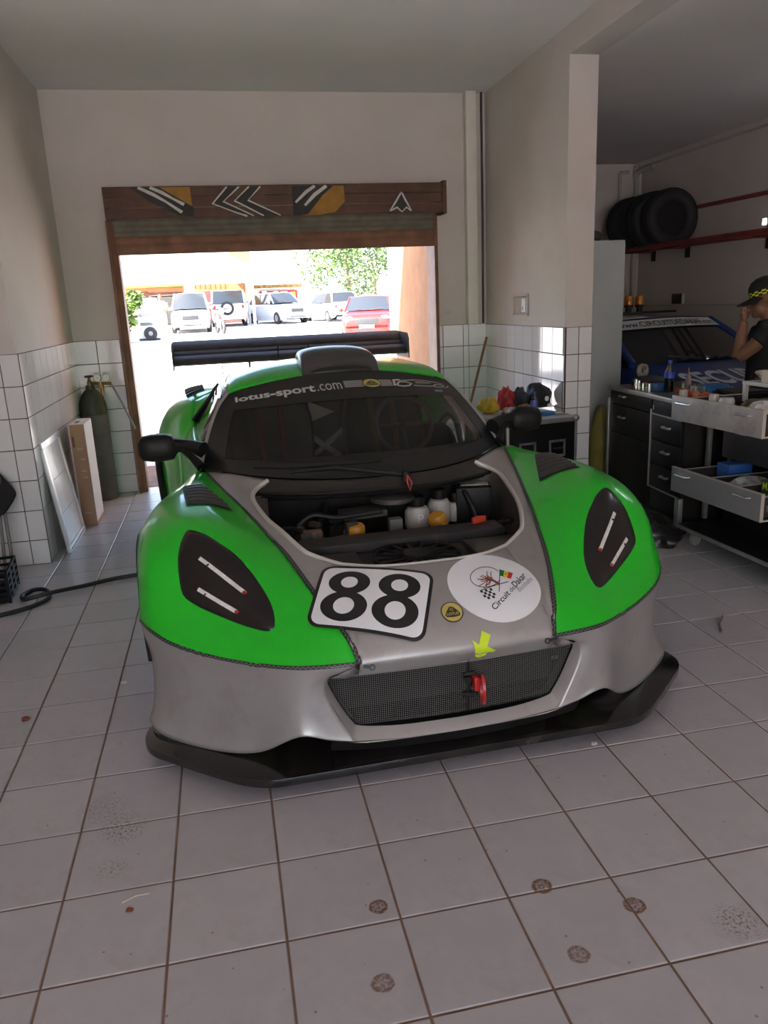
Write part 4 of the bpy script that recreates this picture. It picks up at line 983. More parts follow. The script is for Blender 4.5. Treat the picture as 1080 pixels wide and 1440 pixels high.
def badge(mapf, r, parent, off):
    def pol(pts, m, o_, nm): 
        vs, fs = fill_fan(pts, 3); return MB().add([mapf(x*r, y*r, off+o_) for x, y in vs], fs).build(nm, m, parent)
    b_ = pol(ellipse(0,0,1.08,1.08), M_BADK, 0, 'badge_rim'); b_['label'] = 'round yellow maker badge'
    def add(pts, m, o_, nm):
        vs, fs = fill_fan(pts, 3); MB().add([mapf(x*r, y*r, off+o_) for x, y in vs], fs).build(nm, m, b_)
    add(ellipse(0,0,.97,.97), M_BADG, .0008, 'badge_field')
    tri_ = [(0,.55),(.18,.50),(.55,.05),(.74,-.28),(.66,-.50),(.3,-.56),(0,-.58),(-.3,-.56),(-.66,-.50),(-.74,-.28),(-.55,.05),(-.18,.50)]
    add(tri_, M_BADK, .0014, 'badge_shield')
    vs, fs = text_fit('LOTUS', 1.15, .28, .02); MB().add([mapf((x-.575)*r, (y-.38)*r, off+.002) for x, y in vs], fs).build('lettering', M_BADG, b_, smooth=False)
    for k in range(3):
        a0 = .4+k*2.1; pts = [(.17*math.cos(a0+t), .22+.17*math.sin(a0+t)) for t in (0,.5,1.0,1.5)]+[(.10*math.cos(a0+t), .22+.10*math.sin(a0+t)) for t in (1.5,1.0,.5,0)]
        add(pts, M_BADG, .002, 'monogram')
badge(lambda x, y, o: D(x*1.0, -.086+y*1.02, o), .036, car, .0025)
# yellow tow arrow
ARW = [(.063,.6205,.402),(.042,.6042,.4799),(.0648,.5956,.4634),(.0837,.619,.4986),(.1113,.6096,.4855),(.0934,.5939,.4548),(.127,.5979,.4361)]
def A3(p): return snap(p, .0042)
mb = MB()
for tr in ((0,1,2),(0,2,5),(0,5,6),(2,3,5),(3,4,5)):
    P0, P1, P2 = (Vector(ARW[i]) for i in tr); n = 14
    idx = {}; vs = []
    for i in range(n+1):
        for j in range(n+1-i):
            k = n-i-j; idx[(i, j)] = len(vs); vs.append(A3((P0*i+P1*j+P2*k)/n))
    fs = []
    for i in range(n):
        for j in range(n-i):
            fs.append((idx[(i, j)], idx[(i+1, j)], idx[(i, j+1)]))
            if i+j < n-1: fs.append((idx[(i+1, j)], idx[(i+1, j+1)], idx[(i, j+1)]))
    mb.add(vs, fs)
mb.build('tow_arrow_sticker', mat('fluorescent_yellow', (.62,.80,.02), .4), car)
# windscreen lettering
ROWS = len(WS)-1
def WSP(x, r, off=.006):
    i = max(0, min(ROWS-1, int(r))); t = r-i
    def at(row):
        for p, q in zip(row, row[1:]):
            if p.x <= x <= q.x: return p.lerp(q, (x-p.x)/(q.x-p.x))
        return row[0] if x < row[0].x else row[-1]
    return at(WS[i]).lerp(at(WS[i+1]), t)+Vector((0,-.5,.8))*off
M_WTXT = mat('vinyl_silver_white', (.62,.60,.58), .4)
def wtext(txt, x0, x1, r0, r1, bold, skew=0):
    vs, fs = text_fit(txt, 1, 1, bold)
    MB().add([WSP(x0+(x1-x0)*x+skew*y, r0+(r1-r0)*y) for x, y in vs], fs).build('screen_lettering', M_WTXT, car, smooth=False)
wtext('lotus-sport', -.585, -.175, 17.9, 20.8, .028); wtext('.com', -.165, -.035, 18.6, 20.5, 0)
def wpoly(pts, m, nm, off=.006): return MB().add([WSP(x, r, off) for x, r in pts], [tuple(range(len(pts)))]).build(nm, m, car, smooth=False)
M_BAR = mat('bar_silver', (.30,.29,.28), .4)
for x0, x1, sk in ((-.02,.085,0), (.175,.245,.0)):
    for k in range(4):
        wpoly([(x0, 18.9+k*.5), (x1, 18.9+k*.5), (x1, 19.32+k*.5), (x0, 19.32+k*.5)], M_BAR, 'screen_bar')
badge(lambda x, y, o: WSP(.130+x, 19.75+y/.0387, o), .048, car, .008)
# outline of a car in white strokes on the screen strip
def wstroke(pts, w=.010, off=.007):
    n = len(pts); L = []; R_ = []
    for i, p in enumerate(pts):
        a, b = Vector(pts[max(i-1, 0)]), Vector(pts[min(i+1, n-1)]); d = Vector(((b.x-a.x), (b.y-a.y)*.0387)).normalized()
        L.append((p[0]-d.y*w/2, p[1]+d.x*w/2/.0387)); R_.append((p[0]+d.y*w/2, p[1]-d.x*w/2/.0387))
    MB().add([WSP(x, r, off) for x, r in L+R_], [(i, i+1, n+i+1, n+i) for i in range(n-1)]).build('screen_outline', M_WTXT, car, smooth=False)
wstroke([(.255,18.9),(.262,20.8),(.30,20.9)], .014); wstroke([(.26,20.6),(.33,20.7),(.38,21.0),(.45,21.1),(.52,20.8),(.575,20.2)], .009)
wstroke([(.27,19.0),(.30,18.7),(.34,18.9),(.36,19.6),(.33,20.2),(.29,20.1),(.275,19.5),(.27,19.0)], .012); wstroke([(.37,19.0),(.42,18.9),(.47,18.9),(.50,19.0)], .010)
wstroke([(.50,19.0),(.52,18.7),(.56,18.8),(.575,19.3),(.55,19.8),(.515,19.7),(.50,19.0)], .010); wstroke([(.575,18.7),(.60,18.9),(.605,19.6)], .008); wstroke([(.39,20.3),(.44,20.5),(.49,20.2),(.40,19.9),(.39,20.3)], .007)
wpoly([(.49,17.0),(.545,17.0),(.545,17.7),(.49,17.7)], mat('sticker_teal', (.18,.36,.37), .5), 'permit_sticker')
# ================================================================== THINGS ROUND THE CAR
def lump(c, rad, seed, amp=.25, nu=18, nv=12, fr=3.0):
    """soft irregular heap"""
    rnd = random.Random(seed); ph = [rnd.uniform(0, 6.28) for _ in range(8)]; mb = MB(); P = []
    for i in range(nv+1):
        a = PI*i/nv; row = []
        for j in range(nu):
            b = 2*PI*j/nu
            d = 1+amp*(.5*math.sin(fr*b+ph[0]+2*a)+.3*math.sin(2*fr*b+ph[1]-3*a)+.35*math.sin(4*a+ph[2])*math.sin(fr*b+ph[3])+.2*math.sin(9*b+ph[4])*math.sin(7*a+ph[5]))*math.sin(a)
            z = rad[2]*math.cos(a)*d
            row.append(Vector((c[0]+rad[0]*math.sin(a)*math.cos(b)*d, c[1]+rad[1]*math.sin(a)*math.sin(b)*d, max(c[2]-rad[2]*.55, c[2]+z))))
        P.append(row)
    return mb.grid(P, closed=True)
# gas cylinder with regulator
gc = thing('gas_cylinder', 'tall dark green gas cylinder with pressure gauges standing in the tiled corner', 'gas cylinder', (-.548,5.40,.0))
M_CYL = mat('cylinder_green', (.040,.045,.030), .5, var=.25, vscale=9, dirt=(.12,.10,.075), damt=.5, dscale=7)
M_CYG = mat('cylinder_grey', (.105,.095,.090), .55, var=.2, vscale=7, dirt=(.20,.16,.13), damt=.4, dscale=8)
M_BRS = mat('brass_dark', (.28,.17,.06), .35, metal=.8, var=.2, vscale=20)
MB().lathe([(0,0),(.108,0),(.114,.01),(.114,.74),(.1145,.75)], 32).build('cylinder_body', M_CYG, gc)
MB().lathe([(.1145,.75),(.114,.80),(.108,.85),(.090,.905),(.062,.945),(.040,.965),(.036,.985),(.036,1.0),(0,1.0)], 32).build('cylinder_shoulder', M_CYL, gc)
MB().lathe([(0,1.0),(.022,1.0),(.020,1.03),(.014,1.04),(.012,1.065),(0,1.065)], 16).build('valve', M_BRS, gc)
MB().lathe([(0,1.066),(.034,1.066),(.038,1.074),(.034,1.084),(0,1.086)], 20).build('handwheel', mat('handwheel_dark', (.06,.055,.05), .5), gc)
rgm = MB(); rgm.tube([(.015,-.02,1.022),(.06,-.06,1.018),(.19,-.08,1.01)], .013, 10); rgm.cyl((.10,-.075,.985), (.10,-.075,1.03), .026, n=16); rgm.cyl((.11,-.09,.92), (.11,-.09,.99), .017, n=14)
rg_ = rgm.build('regulator', M_BRS, gc)
for gx in (.080,.152):
    MB().lathe([(0,0),(.030,0),(.031,.022),(.027,.024),(.0,.024)], 24, T(gx,-.075,1.062) @ RX(PI/2)).build('gauge', mat('gauge_chrome', (.5,.48,.45), .3, metal=.8), rg_)
    g = MB().lathe([(0,.0245),(.026,.0245),(.026,.0255),(0,.0255)], 24, T(gx,-.075,1.062) @ RX(PI/2)).build('gauge_dial', mat('dial_white', (.72,.70,.66), .4), rg_)
    MB().box((gx+.005,-.1008,1.066), (.018,.001,.003), RY(.6)).build('gauge_needle', M_VBLK, rg_)
MB().tube(spline([(.19,-.08,1.0),(.235,-.10,.90),(.29,-.13,.76),(.345,-.17,.62)], 5), .009, 8).build('gas_hose', mat('hose_grey', (.20,.19,.20), .4), gc)
# tall cardboard box
bxr = thing('cardboard_box', 'tall narrow brown cardboard box with white tape standing by the gas cylinder', 'box', (-.538,4.645,0), 0)
M_CARD = mat('cardboard', (.40,.235,.145), .8, var=.1, vscale=5, dirt=(.28,.17,.11), damt=.4, dscale=5); M_CARDW = mat('cardboard_white', (.70,.65,.60), .75, var=.05)
mb = MB(); mb.box2((-.055,-.175,0), (.052,.175,.79)); mb.build('box_body', M_CARD, bxr, bevel=.004)
MB().box2((.0515,-.172,.03), (.0535,.172,.788)).build('white_side', M_CARDW, bxr)
MB().box2((-.050,-.172,.7895), (.050,.172,.792)).build('top_flap', M_CARDW, bxr)
MB().box2((-.030,-.10,.7915), (.0,.02,.7925)).build('top_print', M_VBLK, bxr)
for zz, x0, x1 in ((.60,-.02,.02), (.52,.0,.03), (.43,-.01,.025), (.38,.0,.03), (.10,-.03,.02)):
    MB().box2((x0,-.1762,zz), (x1,-.1748,zz+.008)).build('printed_mark', mat('print_pale', (.55,.40,.30), .8), bxr)
MB().box2((-.045,-.1762,.62), (-.030,-.1748,.70)).build('printed_symbol', mat('print_brown', (.16,.08,.05), .8), bxr)
# leaning aluminium frame
fr_ = thing('window_frame', 'white aluminium window frame leaning on the left tiled wall', 'window frame', (-.571,4.06,0))
lean = math.atan2(.088, .775); LM = RY(-lean)
M_ALF = mat('frame_white_alu', (.62,.61,.62), .35, metal=.2, var=.05)
hh, wd = .775, .60
for nm, a, b in (('frame_rail', (-.014,-.30,0), (.014,.30,.045)), ('frame_rail', (-.014,-.30,hh-.045), (.014,.30,hh)), ('frame_stile', (-.014,-.30,.045), (.014,-.255,hh-.045)), ('frame_stile', (-.014,.255,.045), (.014,.30,hh-.045))):
    mb = MB(); mb.M = LM; mb.box2(a, b); mb.build(nm, M_ALF, fr_, bevel=.004)
for y0, y1 in ((-.254,-.002), (.002,.254)):
    for z0, z1 in ((.046,.26), (.263,.50), (.503,hh-.046)):
        mb = MB(); mb.M = LM; mb.box2((-.004,y0,z0), (.002,y1,z1)); mb.build('pane', mat('panel_white', (.67,.66,.65), .25, var=.04), fr_)
mb = MB(); mb.M = LM; mb.box2((.014,-.27,.018), (.018,.27,.026)); mb.build('bead', mat('bead_dark', (.14,.13,.14), .4), fr_)
mb = MB(); mb.M = LM; mb.box((.016,.05,.24), (.006,.012,.05)); mb.build('catch', mat('catch_pale', (.75,.74,.74), .4), fr_)
# black crate
cr_ = thing('plastic_crate', 'black slatted plastic crate on the floor by the tiled pillar', 'crate', (-.955,3.0,.004), math.radians(6))
M_CRT = mat('crate_black', (.007,.006,.006), .45, spec=.15, var=.2, vscale=15)
for z in (.012,.05,.088,.126,.168):
    for (a, b) in (((-.20,-.17),(.20,-.17)), ((.20,-.17),(.20,.17)), ((.20,.17),(-.20,.17)), ((-.20,.17),(-.20,-.17))):
        c = ((a[0]+b[0])/2, (a[1]+b[1])/2, z+.006); d = (abs(b[0]-a[0])+.012, abs(b[1]-a[1])+.012, .016)
        MB().box(c, d).build('crate_slat', M_CRT, cr_)
for x in (-.20,-.07,.07,.20):
    for y in (-.17,.17): MB().box((x,y,.09), (.016,.014,.18)).build('crate_post', M_CRT, cr_)
for y in (-.06,.06):
    for x in (-.20,.20): MB().box((x,y,.09), (.014,.05,.17)).build('crate_post', M_CRT, cr_)
MB().box((0,0,.008), (.40,.34,.010)).build('crate_base', M_CRT, cr_)
# folded camping chair behind the crate
fc = thing('folded_chair', 'folded black camping chair with grey tubes leaning on the tiled pillar', 'folding chair', (-.875,3.36,0))
for k, (x0, x1) in enumerate(((-.10,-.14), (-.05,-.07), (.0,-.01), (.045,.01))):
    MB().tube([(x0,-.08+.02*k,.0), (x1,.14,.62)], .011, 8).build('chair_tube', mat('tube_grey', (.20,.19,.18), .45, metal=.4), fc)
G = surf([v('-.20,.06,.42 -.08,.02,.38 .03,.02,.40 .09,.06,.47'), v('-.20,.10,.50 -.08,.07,.47 .04,.07,.47 .105,.10,.515'), v('-.20,.14,.60 -.10,.13,.58 .0,.13,.58 .06,.15,.56'), v('-.20,.16,.74 -.12,.16,.72 -.05,.16,.68 .0,.17,.64')], 4, 4)
MB().grid(G).build('chair_fabric', mat('fabric_black', (.013,.012,.013), .85), fc, solid=.012)
# hose on the floor
hp = [(.35,3.14,.014),(.0,3.10,.014),(-.20,3.06,.014),(-.36,2.985,.014),(-.50,2.885,.03),(-.60,2.83,.030),(-.665,2.85,.016),(-.690,2.93,.014),(-.650,3.005,.014),(-.590,3.0,.014),(-.545,2.93,.014),(-.530,2.83,.014),(-.575,2.74,.014),(-.68,2.665,.014),(-.85,2.60,.014),(-1.2,2.55,.014),(-1.5,2.6,.014)]
tag(MB().tube(spline(hp, 6), .0125, 10).build('air_hose', mat('hose_black', (.016,.015,.016), .45)), 'black rubber hose looped on the floor tiles beside the race car', 'hose')
# broom in the corner
br = thing('broom', 'long brown wooden broom handle leaning in the right tiled corner', 'broom', (2.62,5.16,0))
MB().tube([(0,0,.06),(.425,.30,1.22)], .012, 10).build('handle', mat('broom_wood', (.22,.10,.05), .6, var=.2, vscale=15), br)
MB().box((0,0,.065), (.30,.05,.03)).build('brush_head', mat('broom_head', (.25,.14,.08), .6), br, bevel=.006)
mb = MB()
for i in range(30):
    for j in range(3): mb.box((-.14+i*.0097, -.015+j*.015, .027), (.004,.004,.052))
tag(mb.build('bristles', mat('bristle', (.10,.09,.07), .8), br, doubles=False, smooth=False), kind='stuff')
# flight case with clutter
FC = (2.742,3.80); fz = .72
fl = thing('flight_case', 'black flight case with aluminium edges against the right tiled wall', 'flight case', (FC[0],FC[1],0), math.radians(8))
M_FC = mat('case_black', (.007,.006,.006), .5, spec=.2, var=.2, vscale=12); M_ALE = mat('case_aluminium', (.55,.54,.53), .3, metal=.8, var=.1, vscale=12)
cw_, cd_ = .283, .295
MB().box2((-cw_,-cd_,.06), (cw_,cd_,fz-.012)).build('case_body', M_FC, fl, bevel=.004)
MB().box2((-cw_,-cd_,fz-.012), (cw_,cd_,fz)).build('case_top', mat('case_top_grey', (.42,.40,.39), .35, metal=.3, var=.15, vscale=6), fl, bevel=.003)
for x in (-cw_, cw_):
    for y in (-cd_, cd_):
        MB().box2((x-.014 if x > 0 else x-.004, y-.004 if y < 0 else y-.014, .06), (x+.004 if x > 0 else x+.014, y+.014 if y < 0 else y+.004, fz)).build('corner_edge', M_ALE, fl, bevel=.002)
        MB().ell((x*.99, y*.985, fz-.012), (.026,.026,.026), 12, 8).build('ball_corner', mat('ball_corner', (.35,.34,.33), .35, metal=.8), fl)
        cb_ = MB().lathe([(0,-.012),(.030,-.012),(.032,0),(.030,.012),(0,.012)], 16, T(x*.8,y*.75,.032) @ RY(PI/2)).build('castor', M_RUBB, fl)
for y0 in (-cd_-.004, cd_-.006): MB().box2((-cw_,y0,fz-.035), (cw_,y0+.010,fz+.003)).build('top_edge', M_ALE, fl, bevel=.002)
for x0 in (-cw_-.004, cw_-.006): MB().box2((x0,-cd_,fz-.035), (x0+.010,cd_,fz+.003)).build('top_edge', M_ALE, fl, bevel=.002)
for hx in (-.122,.122):
    hd = MB(); y = -cd_-.003; w2, h2 = .068, .062
    for a, b in (((hx-w2,y-.004,.50-h2),(hx+w2,y,.50-h2+.016)), ((hx-w2,y-.004,.50+h2-.016),(hx+w2,y,.50+h2)), ((hx-w2,y-.004,.50-h2),(hx-w2+.016,y,.50+h2)), ((hx+w2-.016,y-.004,.50-h2),(hx+w2,y,.50+h2))):
        hd.box2(a, b)
    hd_ = hd.build('handle_dish', mat('handle_zinc', (.35,.34,.33), .35, metal=.7, var=.4, vscale=50), fl)
    MB().tube([(hx-.04,y-.012,.50),(hx+.04,y-.012,.50)], .009, 8).build('handle_grip', M_RUBB, hd_)
def onz_item(x, y): return (x, y, fz+.004)
# clutter on the flight case (x, y are places on its lid)
tag(lump((2.548,4.00,fz+.045), (.06,.075,.07), 1, .5, 24, 16, 4.0).build('yellow_gloves', mat('cloth_yellow', (.55,.38,.02), .7, var=.2, vscale=9)), 'crumpled yellow work gloves on the flight case beside the red cloth', 'gloves')
tag(lump((2.685,3.99,fz+.075), (.052,.08,.11), 2, .5, 24, 16, 4.0).build('red_cloth', mat('cloth_red', (.45,.03,.03), .7, var=.3, vscale=9)), 'crumpled red cloth heaped on the flight case lid', 'cloth')
tag(lump((2.795,3.985,fz+.070), (.046,.065,.11), 3, .5, 24, 16, 4.0).build('grey_gloves', mat('cloth_grey', (.045,.045,.055), .8, var=.3, vscale=9)), 'dark grey rag heap between red cloth and black helmet bag', 'cloth')
tag(lump((2.66,3.83,fz+.022), (.05,.045,.035), 4, .5, 24, 16, 4.0).build('pale_rag', mat('cloth_pale', (.42,.33,.25), .8, var=.3)), 'small pale brown rag on the front of the flight case lid', 'cloth')
tag(lump((2.775,3.83,fz+.028), (.05,.045,.045), 5, .5, 24, 16, 4.0).build('patterned_rag', mat('cloth_mixed', (.25,.13,.05), .8, var=.8, vscale=30)), 'small orange and green patterned rag before the grey rag heap', 'cloth')
hb = thing('helmet_bag', 'rounded black bag with a white logo on the flight case by the wall', 'bag', (2.945,4.00,fz+.002))
lump((0,0,.085), (.105,.09,.12), 6, .2).build('bag_body', mat('bag_black', (.012,.012,.014), .5, var=.2), hb)
MB().ell((.045,-.088,.09), (.018,.006,.020), 10, 6).build('white_logo', M_VWHT, hb); MB().ell((.075,-.07,.035), (.02,.012,.016), 10, 6).build('white_toggle', M_VWHT, hb)
wbt = thing('water_bottle', 'clear plastic water bottle with blue label standing on the flight case', 'bottle', (2.865,3.865,fz+.002))
M_PET = glass('clear_plastic', (.82,.86,.90), .10)
MB().lathe([(0,0),(.026,0),(.028,.008),(.028,.095),(.022,.115),(.012,.128),(.012,.140)], 20).build('bottle_body', M_PET, wbt)
MB().lathe([(.0285,.035),(.0287,.036),(.0287,.085),(.0285,.086)], 20).build('bottle_label', mat('label_blue', (.10,.12,.42), .4, var=.3, vscale=30), wbt)
MB().lathe([(0,.138),(.014,.138),(.014,.155),(0,.155)], 16).build('bottle_cap', mat('cap_blue', (.03,.06,.30), .4), wbt)
tag(MB().box((2.90,3.70,fz+.014), (.10,.07,.022), RZ(.2)).build('blue_pouch', mat('pouch_blue', (.03,.17,.42), .5), bevel=.008), 'flat blue pouch near the front edge of the flight case', 'pouch')
tag(MB().box((2.985,3.72,fz+.010), (.07,.06,.012), RZ(-.1)).build('white_booklet', mat('booklet_cream', (.55,.52,.47), .6), bevel=.002), 'small cream booklet lying on the flight case corner', 'booklet')
tag(MB().box((2.705,3.695,fz+.012), (.07,.025,.014), RZ(-.3)).build('white_marker', M_VWHT, bevel=.005), 'short white tube on the front edge of the flight case', 'tube')
for k, (x, y, c) in enumerate(((2.755,3.70,(.4,.03,.03)), (2.80,3.715,(.05,.05,.06)), (2.83,3.77,(.5,.45,.1)), (2.61,3.83,(.05,.05,.05)), (2.87,3.80,(.35,.05,.08)))):
    tag(MB().box((x,y,fz+.012), (.035,.02,.016), RZ(k)).build('small_part', mat('part_%d' % k, c, .5), bevel=.004), ('small red fitting','small black fitting','small yellow fitting','small black clip by the pale rag','small crimson fitting')[k]+' lying on the flight case lid', 'fitting')
# debris on the floor tiles
tag(MB().tube([(2.762,1.329,.006),(2.80,1.40,.012),(2.88,1.488,.006)], .005, 6).tube([(2.80,1.40,.012),(2.775,1.345,.006)], .003, 5).build('twig', mat('twig_brown', (.16,.11,.08), .8)), 'short dry forked twig on the floor tiles right of the splitter', 'twig')
tag(MB().tube([(.165,.245,.003),(.20,.258,.006),(.235,.262,.003)], .0022, 5).build('straw', mat('straw_pale', (.60,.52,.38), .7)), 'single pale straw lying on a floor tile near brown dirt', 'straw')
for k, (x, y, s_) in enumerate(((.188,.212,.007), (.02,1.62,.010), (.33,1.05,.008), (1.76,.62,.008), (-.34,1.40,.012))):
    tag(lump((x,y,s_*.5), (s_*1.4,s_,s_*.8), 20+k, .4, 10, 8).build('grit', mat('grit_%d' % (k % 2), ((.20,.05,.02),(.55,.50,.45))[k % 2], .8)), ('rust-red flake on a floor tile by the straw','pale chip on the floor tiles beside the race car','dark crumb on a floor tile before the splitter','pale chip on a tile right of the splitter','dark crumb on the tiles near the hose')[k], 'debris')
# ================================================================== SERVICE BAY ON THE RIGHT
M_LAM = mat('dark_laminate', (.011,.008,.007), .45, spec=.2, var=.3, vscale=9, dirt=(.03,.025,.022), damt=.3, dscale=6)
M_STL = mat('brushed_steel', (.36,.35,.34), .35, metal=.7, var=.15, vscale=10)
M_CHR = mat('chrome', (.75,.75,.75), .18, metal=1.0)
M_EDGE = mat('edge_band_pale', (.45,.38,.32), .5)
# workbench cabinet, front faces the car (-x)
wbn = thing('workbench_cabinet', 'long black drawer workbench with steel-edged top standing across the bay opening', 'workbench', (3.42,3.25,0), math.radians(-3.5))
def box_part(nm, a, b, m, par, bev=.002, **k): return MB().box2(a, b).build(nm, m, par, bevel=bev, **k)
box_part('carcass', (.02,-.53,.10), (.58,.53,.87), M_LAM, wbn)
box_part('bench_top', (-.01,-.55,.87), (.60,.55,.895), mat('bench_top_grey', (.10,.09,.085), .35, var=.2), wbn)
box_part('top_edge', (-.018,-.555,.868), (-.008,.555,.900), M_STL, wbn)
box_part('corner_post', (-.014,.535,.06), (.012,.565,.80), M_STL, wbn)
def drawer(par, y0, y1, z0, z1, hand=None, x=.0):
    d = box_part('drawer', (x-.004,y0+.004,z0+.004), (x+.02,y1-.004,z1-.004), M_LAM, par)
    if hand is not None:
        h = MB(); h.box2((x-.03,hand-.045,(z0+z1)/2+.012), (x-.02,hand+.045,(z0+z1)/2+.026)); h.box2((x-.022,hand-.045,(z0+z1)/2+.012), (x-.003,hand-.035,(z0+z1)/2+.026)); h.box2((x-.022,hand+.035,(z0+z1)/2+.012), (x-.003,hand+.045,(z0+z1)/2+.026)); h.build('drawer_handle', M_STL, d, bevel=.002)
    return d
drawer(wbn, -.12, .53, .77, .865, .30); drawer(wbn, -.53, -.14, .77, .865, None)
lk = drawer(wbn, -.12, .53, .56, .768, .30); drawer(wbn, -.12, .53, .12, .558, None)
for z0, z1 in ((.60,.768), (.435,.598), (.268,.433)): drawer(wbn, -.53, -.14, z0, z1, -.36)
box_part('kick_panel', (.005,-.53,.12), (.02,-.14,.262), M_LAM, wbn)
for y in (-.135, -.128): pass
box_part('divider_strip', (-.010,-.137,.262), (.0,-.123,.80), M_STL, wbn); box_part('lower_strip', (-.008,-.53,.262), (.0,-.13,.272), M_STL, wbn); box_part('upper_strip', (-.008,-.53,.765), (.0,-.13,.775), M_STL, wbn)
box_part('lock_plate', (-.008,-.168,.80), (-.003,-.150,.83), M_STL, wbn)
for y in (-.50,.45):
    for x in (.05,.53): MB().lathe([(0,-.014),(.045,-.014),(.048,0),(.045,.014),(0,.014)], 18, T(x,y,.048) @ RX(PI/2)).build('castor', M_RUBB, wbn)
bracket = box_part('foot_bracket', (.0,-.545,.08), (.03,-.49,.262), M_STL, wbn)
ZT = .897
def on_bench(nm, lab, cat, x, y, mb, m, group=None, **k):
    o = mb.build(nm, m, None, (x, y, ZT), **k); return tag(o, lab, cat, group)
# cola bottle with blue label
cb = thing('soda_bottle', 'dark drink bottle with blue label and cap on the workbench', 'bottle', (3.565,3.18,ZT+.001))
MB().lathe([(0,0),(.030,0),(.032,.01),(.031,.05),(.033,.10),(.030,.135),(.014,.175),(.012,.195)], 20).build('bottle_body', glass('cola_plastic', (.05,.03,.025), .10), cb)
MB().lathe([(0,.004),(.028,.004),(.029,.09),(0,.09)], 18).build('drink', mat('cola', (.010,.005,.004), .2), cb)
MB().lathe([(.0335,.095),(.0338,.098),(.0325,.135),(.031,.137)], 20).build('bottle_label', mat('label_royal_blue', (.03,.06,.40), .35, var=.3, vscale=40), cb)
MB().lathe([(0,.193),(.015,.193),(.015,.215),(0,.215)], 16).build('bottle_cap', mat('cap_royal_blue', (.02,.05,.38), .4), cb)
on_bench('tool_case', 'open dark tool case lying on the bench behind the sockets', 'tool case', 3.64,3.56, lump((0,0,.0285), (.14,.10,.05), 31, .15), mat('tool_case_dark', (.018,.017,.016), .6))
pl_ = thing('tape_roll', 'large pale tape roll standing on the dark tool case', 'tape', (3.64,3.66,ZT+.062))
MB().lathe([(.030,-.015),(.050,-.015),(.050,.015),(.030,.015),(.030,-.015)], 24, T(0,0,.045) @ RZ(.4) @ RX(PI/2)).build('roll', mat('tape_beige', (.28,.23,.19), .6), pl_)
for k, (x, y, r, h) in enumerate(((3.455,3.42,.014,.075), (3.455,3.33,.022,.055), (3.475,3.28,.024,.055), (3.455,3.38,.012,.07))):
    on_bench('socket', ('tallest thin chrome socket at the far end of the bench edge', 'short chrome socket standing next to the red pliers', 'widest short chrome socket beside the blue case', 'thin chrome socket between the tall and the short ones')[k], 'socket', x, y, MB().lathe([(0,0),(r,0),(r,h*.45),(r*.9,h*.5),(r*.9,h),(r*.55,h),(r*.55,h-.015),(0,h-.015)], 18), M_CHR, 'chrome sockets on the workbench')
on_bench('red_pliers', 'red handled pliers on the bench behind the chrome sockets', 'pliers', 3.52,3.40, MB().tube([(-.03,.09,.03),(.0,.0,.035),(.03,-.10,.03)], .012, 8).tube([(.04,.09,.03),(.01,0,.035),(.0,-.10,.03)], .012, 8), mat('handle_red', (.40,.03,.02), .45))
on_bench('blue_case', 'small blue plastic case on the bench beside the bottle', 'case', 3.53,3.25, MB().box((0,0,.03), (.08,.09,.055)), mat('case_blue', (.02,.09,.25), .45), bevel=.008)
tr_ = thing('bit_tray', 'orange socket tray filled with grey bits on the workbench', 'tool tray', (3.59,2.92,ZT), math.radians(-12))
MB().box2((-.05,-.19,0), (.05,.19,.035)).build('tray', mat('tray_orange', (.50,.07,.015), .45), tr_, bevel=.008)
for k in range(9):
    MB().lathe([(0,0),(.011,0),(.011,.035),(0,.035)], 12, T(-.015+.03*(k % 2),-.16+k*.038,.035)).build('bit', M_CHR if k % 3 else mat('bit_grey', (.16,.15,.14), .4, metal=.6), tr_)
on_bench('glue_tube', 'slim upright tube with pointed nozzle on the bench behind the orange tray', 'tube', 3.66,3.10, MB().lathe([(0,0),(.018,0),(.018,.09),(.006,.12),(.003,.165),(0,.165)], 14), mat('tube_grey_pink', (.25,.16,.15), .5))
on_bench('blue_rag', 'blue cloth lying on the bench beyond the orange tray', 'cloth', 3.83,3.06, lump((0,0,.02), (.13,.09,.035), 33, .25), mat('rag_blue', (.02,.12,.28), .7))
on_bench('plastic_jar', 'small white plastic jar beside the orange tray', 'jar', 3.50,2.90, MB().lathe([(0,0),(.026,0),(.026,.04),(.024,.045),(0,.045)], 18), mat('cap_white', (.55,.52,.48), .5))
on_bench('black_binder', 'flat dark folder on the bench behind the tool trolley', 'folder', 3.86,2.80, MB().box((0,0,.02), (.22,.24,.035)), mat('binder_black', (.015,.014,.014), .5), bevel=.004)

# tool trolley with two open drawers
tt = thing('tool_trolley', 'black tool trolley with two grey-fronted drawers pulled open towards the race car', 'tool trolley', (3.52,2.18,0), math.radians(2))
box_part('trolley_base', (-.20,-.66,.115), (.55,.42,.14), M_LAM, tt); box_part('base_edge', (-.205,-.66,.118), (-.198,.42,.142), M_STL, tt)
box_part('back_panel', (.50,-.66,.14), (.53,.42,.98), M_LAM, tt)
box_part('trolley_side', (.20,.395,.14), (.52,.415,.93), M_LAM, tt); box_part('trolley_side', (.08,-.66,.14), (.52,-.63,.93), M_LAM, tt)
for x, y in ((.03,.46), (.17,.43)): box_part('trolley_post', (x-.013,y-.014,.14), (x+.013,y+.014,.93), M_STL, tt)
box_part('middle_drawer', (.06,-.62,.56), (.085,.37,.80), mat('drawer_dark_grey', (.035,.03,.032), .4, var=.2), tt)
for yy in (.18,-.2):
    MB().tube([(.06,yy-.05,.73),(.035,yy-.045,.73),(.035,yy+.045,.73),(.06,yy+.05,.73)], .006, 8).build('bar_handle', M_CHR, tt)
box_part('bottom_panel', (.10,-.62,.145), (.125,.37,.36), M_LAM, tt)
